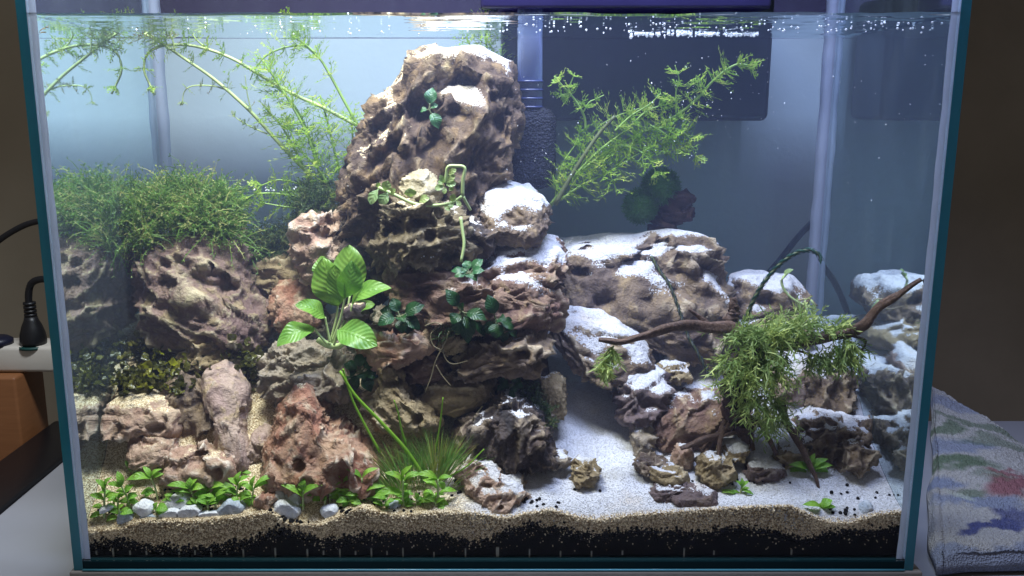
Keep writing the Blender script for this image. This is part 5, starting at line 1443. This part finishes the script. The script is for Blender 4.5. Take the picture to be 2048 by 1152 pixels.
for pts, Y0, Y1, r0, r1 in [([(856, 966), (812, 900), (760, 842), (710, 790), (680, 742)], .030, .026, .0016, .0009), ([(760, 905), (730, 850), (705, 800), (690, 752), (686, 738)], .034, .028, .0010, .0006), ([(812, 890), (802, 855), (796, 825), (788, 800)], .032, .028, .0009, .0004),
                             ([(870, 905), (880, 850), (886, 795)], .034, .030, .0008, .0004), ([(758, 1004), (700, 985), (650, 968), (618, 952)], .020, .022, .0009, .0005), ([(880, 962), (930, 935), (968, 898)], .03, .026, .0008, .0004), ([(718, 985), (690, 978), (672, 984)], .02, .02, .0006, .0004)]:
    px_stem(lb, pts, Y0, Y1, r0, r1, SM['blade'], 18, 'blade')

# --- thin roots over the pile
rt = thing('hanging_roots', 'thin pale roots hanging down the front of the stone pile', 'roots', P(890, 660, .06))
for pts in ([(898, 662), (888, 690), (872, 720), (862, 755), (850, 785)], [(872, 730), (885, 752), (902, 772)], [(885, 690), (890, 715), (905, 728), (935, 722)], [(880, 650), (862, 668), (866, 690), (882, 700)], [(850, 652), (870, 645), (884, 650)], [(965, 812), (945, 840), (935, 870), (930, 880)]):
    px_stem(rt, pts, .056, .050, .0006, .0003, SM['root'], 16, 'root')

# --- seedlings
def sprout(label, u, v, Y, H, leaves, mat='sprout', lean=0, group='bright green seedlings in the sand'):
    """leaves: (height fraction, direction px, rise px, length scale, width px)"""
    c = P(u, v, Y)
    z = sand_z(c[0], Y)[0]
    c[2] = min(c[2], z + .002)
    t_ = thing('seedling', label, 'plant', c, group)
    s = (Y - EYE[1]) / F
    top = P(u + lean, v - H, Y)
    mid = (c + top) / 2 + np.array([lean * s * -.15, 0, 0])
    stem(t_, [c + (0, 0, -.001), mid, top], .0009, .0006, M_STEM_PALE, 'stem', 8, 6)
    for f, dx, dz, w in leaves:
        dx, dz, w = dx * 1.12, dz * 1.12, w * 1.25
        b = c + (top - c) * f
        dy = Rn.uniform(-.5, .35) * abs(dx) * s
        tip = b + np.array([dx * s, dy, dz * s])
        tip[1] = max(tip[1], .0115)
        if b[1] < .0115: b[1] = .0115
        leaf(t_, b, tip, w * s, LM[mat], up=(-.3 * np.sign(dx), -.6, 1.0), arch=.20, cup=.22, widest=.55, point=.9, nL=9, nW=5)
    return t_
std = [(.25, -26, 6, 11), (.3, 24, 4, 11), (.55, -24, 16, 12), (.6, 26, 14, 12), (.95, -14, 20, 10), (.98, 12, 22, 10)]
sprout('leafy seedling nearest the left glass', 208, 1034, .0145, 60, std + [(.8, 4, 24, 12), (.1, -26, -2, 11)], lean=2)
sprout('low seedling with broad leaf left of the pointed pebble', 238, 1040, .0135, 22, [(.6, 28, 6, 16), (.5, -22, 10, 11), (.9, 10, 14, 10), (.2, -28, -4, 12)])
sprout('seedling leaning left behind the pointed pebble', 262, 1022, .018, 52, [(.95, -4, 30, 13), (.9, -24, 12, 11), (.4, 20, 14, 16), (.6, 16, 22, 16), (.7, -18, 4, 9), (.3, 22, 2, 10)], lean=-20)
sprout('pale wispy seedling on the sand at the back left', 262, 965, .042, 26, [(.5, -18, 4, 7), (.6, 22, 4, 7), (.95, -8, 20, 10), (.98, 12, 14, 9), (.8, 2, 24, 9), (.9, 20, 8, 8)])
sprout('tall seedling with an arching leaf before the curled stone', 316, 1000, .026, 44, [(.97, -38, 10, 15), (.99, 18, 20, 9), (.9, 22, 14, 10), (.3, -30, 2, 16), (.4, -20, -6, 13), (.98, -14, 24, 10)], lean=-14)
sprout('yellowish leaf spray over the white oval pebble', 312, 1030, .0145, 14, [(.9, 24, 4, 18), (.8, -22, 2, 12), (.95, 2, 12, 12), (.5, 22, -4, 12)])
sprout('spreading seedling behind the largest oval pebble', 392, 1012, .022, 34, [(.98, -36, 18, 13), (.7, -50, 2, 13), (.95, 0, 24, 13), (.9, 26, 12, 16), (.6, 34, 4, 14), (.4, 40, -4, 12), (.98, 12, 22, 12)], lean=-12)
sprout('dark stemmed seedling right of the largest oval pebble', 420, 1006, .024, 26, [(.9, 46, 10, 20), (.8, 54, 0, 16), (.98, 8, 22, 14), (.6, 40, -8, 12), (.9, -16, 14, 12), (.98, 26, 18, 14)])
sprout('bushy seedling above the bluish lens shaped pebble', 472, 1008, .022, 40, [(.5, -22, 12, 11), (.9, -16, 18, 11), (.7, 20, 16, 12), (.98, 4, 26, 12), (.3, 24, 10, 10), (.6, -26, 4, 12), (.2, -22, -4, 12), (.95, 22, 22, 10)], lean=4)
sprout('seedling with long curved leaves left of the pebble pile', 503, 1018, .018, 42, [(.98, 44, 24, 11), (.9, 32, 16, 12), (.6, 14, -20, 16), (.5, -12, -14, 13), (.98, 2, 26, 10), (.8, -20, 18, 11)], lean=4)
sprout('small seedling on the sand behind the left seedlings', 476, 960, .042, 14, [(.9, 28, 6, 7), (.9, -12, 12, 11), (.98, 6, 18, 10), (.8, 18, 14, 8)])
sprout('wide two armed seedling right of the pebble pile', 606, 1016, .0165, 36, [(.6, 34, 34, 13), (.55, -34, 34, 13), (.98, 0, 26, 14), (.9, -8, 16, 14), (.3, -2, -8, 9)])
sprout('small dark seedling behind the three pebble pile', 562, 985, .03, 18, [(.9, -18, 12, 9), (.9, 14, 8, 12), (.98, 4, 18, 8), (.6, 20, -2, 12), (.95, -26, 20, 8)])
sprout('single bent leaf over the notched pebble', 650, 1012, .018, 12, [(.9, -26, 4, 18), (.98, 2, 8, 14)])
sprout('seedling cluster before the big red stone', 660, 1002, .022, 26, [(.9, -20, 16, 11), (.95, 20, 14, 12), (.6, 24, 4, 12), (.5, -24, -2, 10), (.98, -4, 20, 12), (.3, 20, -6, 13)])
sprout('thin seedling with arched top leaves behind the grey sand bump', 684, 990, .026, 22, [(.98, -22, 22, 9), (.98, 26, 20, 9), (.9, 6, 14, 9), (.6, -28, 8, 10)])
sprout('tall forked seedling before the hair grass', 724, 1006, .020, 50, [(.96, -28, 22, 10), (.98, 28, 22, 10), (.35, 42, 22, 12), (.2, -32, 0, 13), (.15, -20, -12, 11), (.1, 16, -14, 10), (.3, -30, 8, 12)])
sprout('low leafy seedling on top of the grey sand bump', 700, 1012, .0175, 10, [(.9, -26, 4, 13), (.9, 22, 2, 13), (.6, -18, -6, 12), (.98, 4, 14, 12)])
sprout('large three leaved seedling in the centre foreground', 806, 1012, .0175, 52, [(.92, -30, 26, 13), (.95, 34, 18, 13), (.5, -52, 6, 16), (.98, 14, 34, 12), (.25, 14, -14, 15), (.1, -4, -10, 10), (.6, 8, 14, 14), (.3, 12, 10, 13)])
sprout('thin little seedling between the two centre seedlings', 834, 1016, .0165, 18, [(.9, 6, -18, 9), (.98, -2, 14, 9), (.5, 26, 8, 9)])
sprout('seedling with a drooping blade at the start of the white sand', 876, 1010, .018, 52, [(.98, -38, 20, 14), (.6, -28, 20, 13), (.96, -22, 4, 9), (.4, 36, 6, 12), (.3, 20, -24, 14), (.9, 14, -14, 12), (.98, 26, 10, 9)])
sprout('broad leaved rosette plant behind the right driftwood leg', 1618, 955, .044, 16, [(.5, -46, 6, 13), (.7, -38, 22, 15), (.9, 6, 34, 12), (.95, 28, 28, 13), (.8, 38, 20, 14), (.6, 44, 4, 14), (.4, 10, -10, 18), (.3, -24, -6, 18), (.98, -12, 30, 14)], group='small plants on the white sand')
sprout('pale feathery seedling right of the slate slab', 1478, 998, .026, 24, [(.5, -26, -2, 7), (.6, 18, 8, 7), (.95, -10, 14, 8), (.98, 10, 14, 8), (.2, -42, 10, 8), (.7, 22, -2, 6), (.3, 10, -6, 6), (.9, 0, 20, 8)], lean=6, group='small plants on the white sand')
sprout('two leaved seedling in the black granules at the front right', 1642, 1024, .016, 8, [(.9, -36, 16, 12), (.95, 20, 18, 16), (.8, 26, 8, 10), (.98, 2, 12, 8)], group='small plants on the white sand')

ORD = 'first second third fourth fifth sixth seventh eighth ninth tenth eleventh twelfth thirteenth fourteenth fifteenth sixteenth seventeenth eighteenth nineteenth twentieth'.split()
ORD += ['twenty-' + o for o in ORD[:9]] + ['thirtieth'] + ['thirty-' + o for o in ORD[:4]]
us = np.sort(Rn.uniform(190, 880, 34))
for k in range(34):
    u = us[k]
    v = 1022 - 18 * Rn.uniform(0, 1) - (14 if 540 < u < 760 else 0)
    Y = .0145 + max(0, (1022 - v)) * .0005
    ls = [(Rn.uniform(.3, 1), sg * Rn.uniform(10, 24), Rn.uniform(-2, 20), Rn.uniform(7, 11)) for sg in (-1, 1, -1, 1, 1)]
    sprout('tiny light green seedling, %s of the tiny ones counted from the left glass' % ORD[k], u, v, Y, Rn.uniform(8, 20), ls, group='tiny seedlings in the left foreground')

# --- loose leaf scrap stuck to the glass
fl = thing('leaf_scrap', 'small brown leaf scrap floating by the left glass', 'leaf', P(86, 64, .012))
M_SCRAP = plain('brown_leaf', (.22, .12, .012), .5, .3, .4, 300)
for b, t, w in (((76, 71), (97, 52), 6), ((78, 70), (92, 64), 7), ((88, 61), (98, 50), 3)):
    leaf(fl, P(*b, .012), P(*t, .011), w * .601 / F, M_SCRAP, nL=7, nW=4)

# ------------------------------------------------------------------ filter
hf = thing('hang_on_filter', 'black hang on filter behind the back glass with its intake tube', 'filter', P(1260, 240, .26))
M_FBODY = plain('filter_body', (0.006, 0.007, 0.016), 0.35, 0.4)
a, b = P(1002, 242, DEPTH + .006), P(1538, 242, DEPTH + .006)
bevel_box('body', (a[0], DEPTH + .006, a[2]), (b[0], DEPTH + .080, .415), .006, M_FBODY, hf)
M_CLEARV = edge_material('blue_lit_plastic', (0.035, 0.03, 0.10), (0.10, 0.08, 0.28), .25, .12)  # clear plastic, with the blue light on it painted in as violet
a, b = P(962, 24, .190), P(1530, 24, .190)
bevel_box('spout', (a[0], .172, a[2] + .001), (b[0], DEPTH - .003, .425), .003, M_CLEARV, hf)
def tube_mat():
    t = NT('clear_tube')
    lw = t.n('ShaderNodeLayerWeight', {'Blend': .5}).outputs['Facing']
    return t.done(t.mixs(t.ramp(lw, 0, 1, .22, .8), t.n('ShaderNodeBsdfTransparent', {'Color': (.72, .80, 1, 1)}).outputs[0], t.pbr((.34, .42, .72), .15, None, .6)))  # diffuse blue stands in for the blue light caught by the clear tube
c0, c1 = P(1060, 214, .188), P(1060, -30, .188)
itb = add('intake_tube', MB().tube([c0, c0 + (c1 - c0) * .5, c1], .0105, 28).mesh('intake_tube'), tube_mat(), hf)
for k in range(4):
    q = P(1060, 214 - 17 * k, .188)
    add('tube_ring', MB().tube([q + (0, 0, -.0009), q + (0, 0, .0009)], .0113, 28).mesh('tube_ring'), plain('smoke_ring%d' % k, (.03, .04, .12), .25, .5), itb)
def sponge():
    lo, hi = P(1020, 376, .188), P(1112, 216, .188)
    bm = bmesh.new()
    bmesh.ops.create_cube(bm, size=1)
    bmesh.ops.subdivide_edges(bm, edges=bm.edges[:], cuts=34, use_grid_fill=True)
    V = np.array([v.co[:] for v in bm.verts])
    Fc = np.array([[v.index for v in f.verts] for f in bm.faces])
    bm.free()
    ex = np.array([(hi[0] - lo[0]) / 2, .017, (hi[2] - lo[2]) / 2])
    c = np.array([(hi[0] + lo[0]) / 2, .190, (hi[2] + lo[2]) / 2])
    q = V * 2
    rr = .012
    p = q * ex
    inner = np.clip(p, -(ex - rr), ex - rr)
    dv = p - inner
    ln = np.linalg.norm(dv, axis=1, keepdims=True)
    p = inner + dv / np.maximum(ln, 1e-9) * np.minimum(ln, rr)
    nn = unit(p) if False else p / np.linalg.norm(p, axis=1, keepdims=True)
    f1, f2 = worley(p * 420, 3)
    p = p + nn * ((f1 - .5) * .0022)[:, None] + c
    me = np_mesh('sponge', p, Fc)
    t = NT('black_foam')
    h = t.vor(520)
    return add('sponge', me, t.done(t.pbr(t.mix(t.ramp(t.noise(400, 3), .62, .72), (.008, .010, .022), (.05, .055, .09)), .8, t.bump(h, 1.0, .003), .3)), hf)
sponge()

# ------------------------------------------------------------------ bubbles, flecks, foam
def cloud(name, label, cat, spots, R_, mat, base, jit=.05, stretch=None, kind='stuff'):
    L_ = []
    for u0, u1, v0, v1, Y0, Y1, n in spots:
        for _ in range(n):
            q = P(Rn.uniform(u0, u1), Rn.uniform(v0, v1), Rn.uniform(Y0, Y1))
            if abs(q[0]) < IN - .002 and q[2] < WATER - .001: L_.append(q)
    C_ = np.array(L_)
    rr = Rn.uniform(R_[0], R_[1], len(C_))
    tag(add(name, blobs(name, C_, rr, True, base, jit), mat), label, cat, kind=kind)
ICO2 = ico(2)
cloud('air_bubbles', 'tiny air bubbles clinging under the water surface', 'bubbles', [(480, 1000, 36, 68, .02, .1, 70), (1000, 1900, 34, 66, .02, .13, 210), (1300, 1900, 34, 60, .02, .06, 80), (60, 420, 40, 60, .02, .08, 14), (690, 760, 372, 384, .11, .12, 10), (500, 600, 374, 382, .13, .14, 14), (105, 200, 415, 445, .1, .1, 1), (830, 870, 512, 516, .068, .069, 4)],
      (.00028, .00085), M_BUBBLE, ICO2)
cloud('drifting_flecks', 'white specks drifting in the water on the right', 'specks', [(1180, 1600, 90, 330, .02, .15, 50), (1350, 1560, 110, 260, .02, .1, 34), (1660, 1890, 90, 420, .02, .05, 26), (1100, 1600, 200, 460, .02, .12, 16), (1000, 1120, 150, 380, .05, .15, 16)], (.00018, .00042), M_FLECK, (OCT_V * (1, .5, 2.1), OCT_F), .4)
def foam():  # foam bubbles double as the pale reflection of the spout wave
    c0, c1 = P(1262, 74, .150), P(1512, 74, .150)
    n = 170
    x = Rn.uniform(c0[0], c1[0], n); y = Rn.uniform(.150, .168, n)
    z = WATER - .0006 - np.abs(Rn.normal(0, .0009, n)) * (1 + vnoise(np.c_[x * 60, y * 60, x * 0], 4))
    y = y + .010 * vnoise(np.c_[x * 25, x * 0, x * 0], 6)
    tag(add('surface_foam', blobs('surface_foam', np.c_[x, y, z], Rn.uniform(.0004, .0014, n), True, ICO2, .1), M_BUBBLE), 'strip of fine foam below the filter spout, also standing in for the spout wave reflection', 'foam', kind='stuff')
foam()
for o in list(bpy.data.objects):
    if '_base' in o: del o['_base']
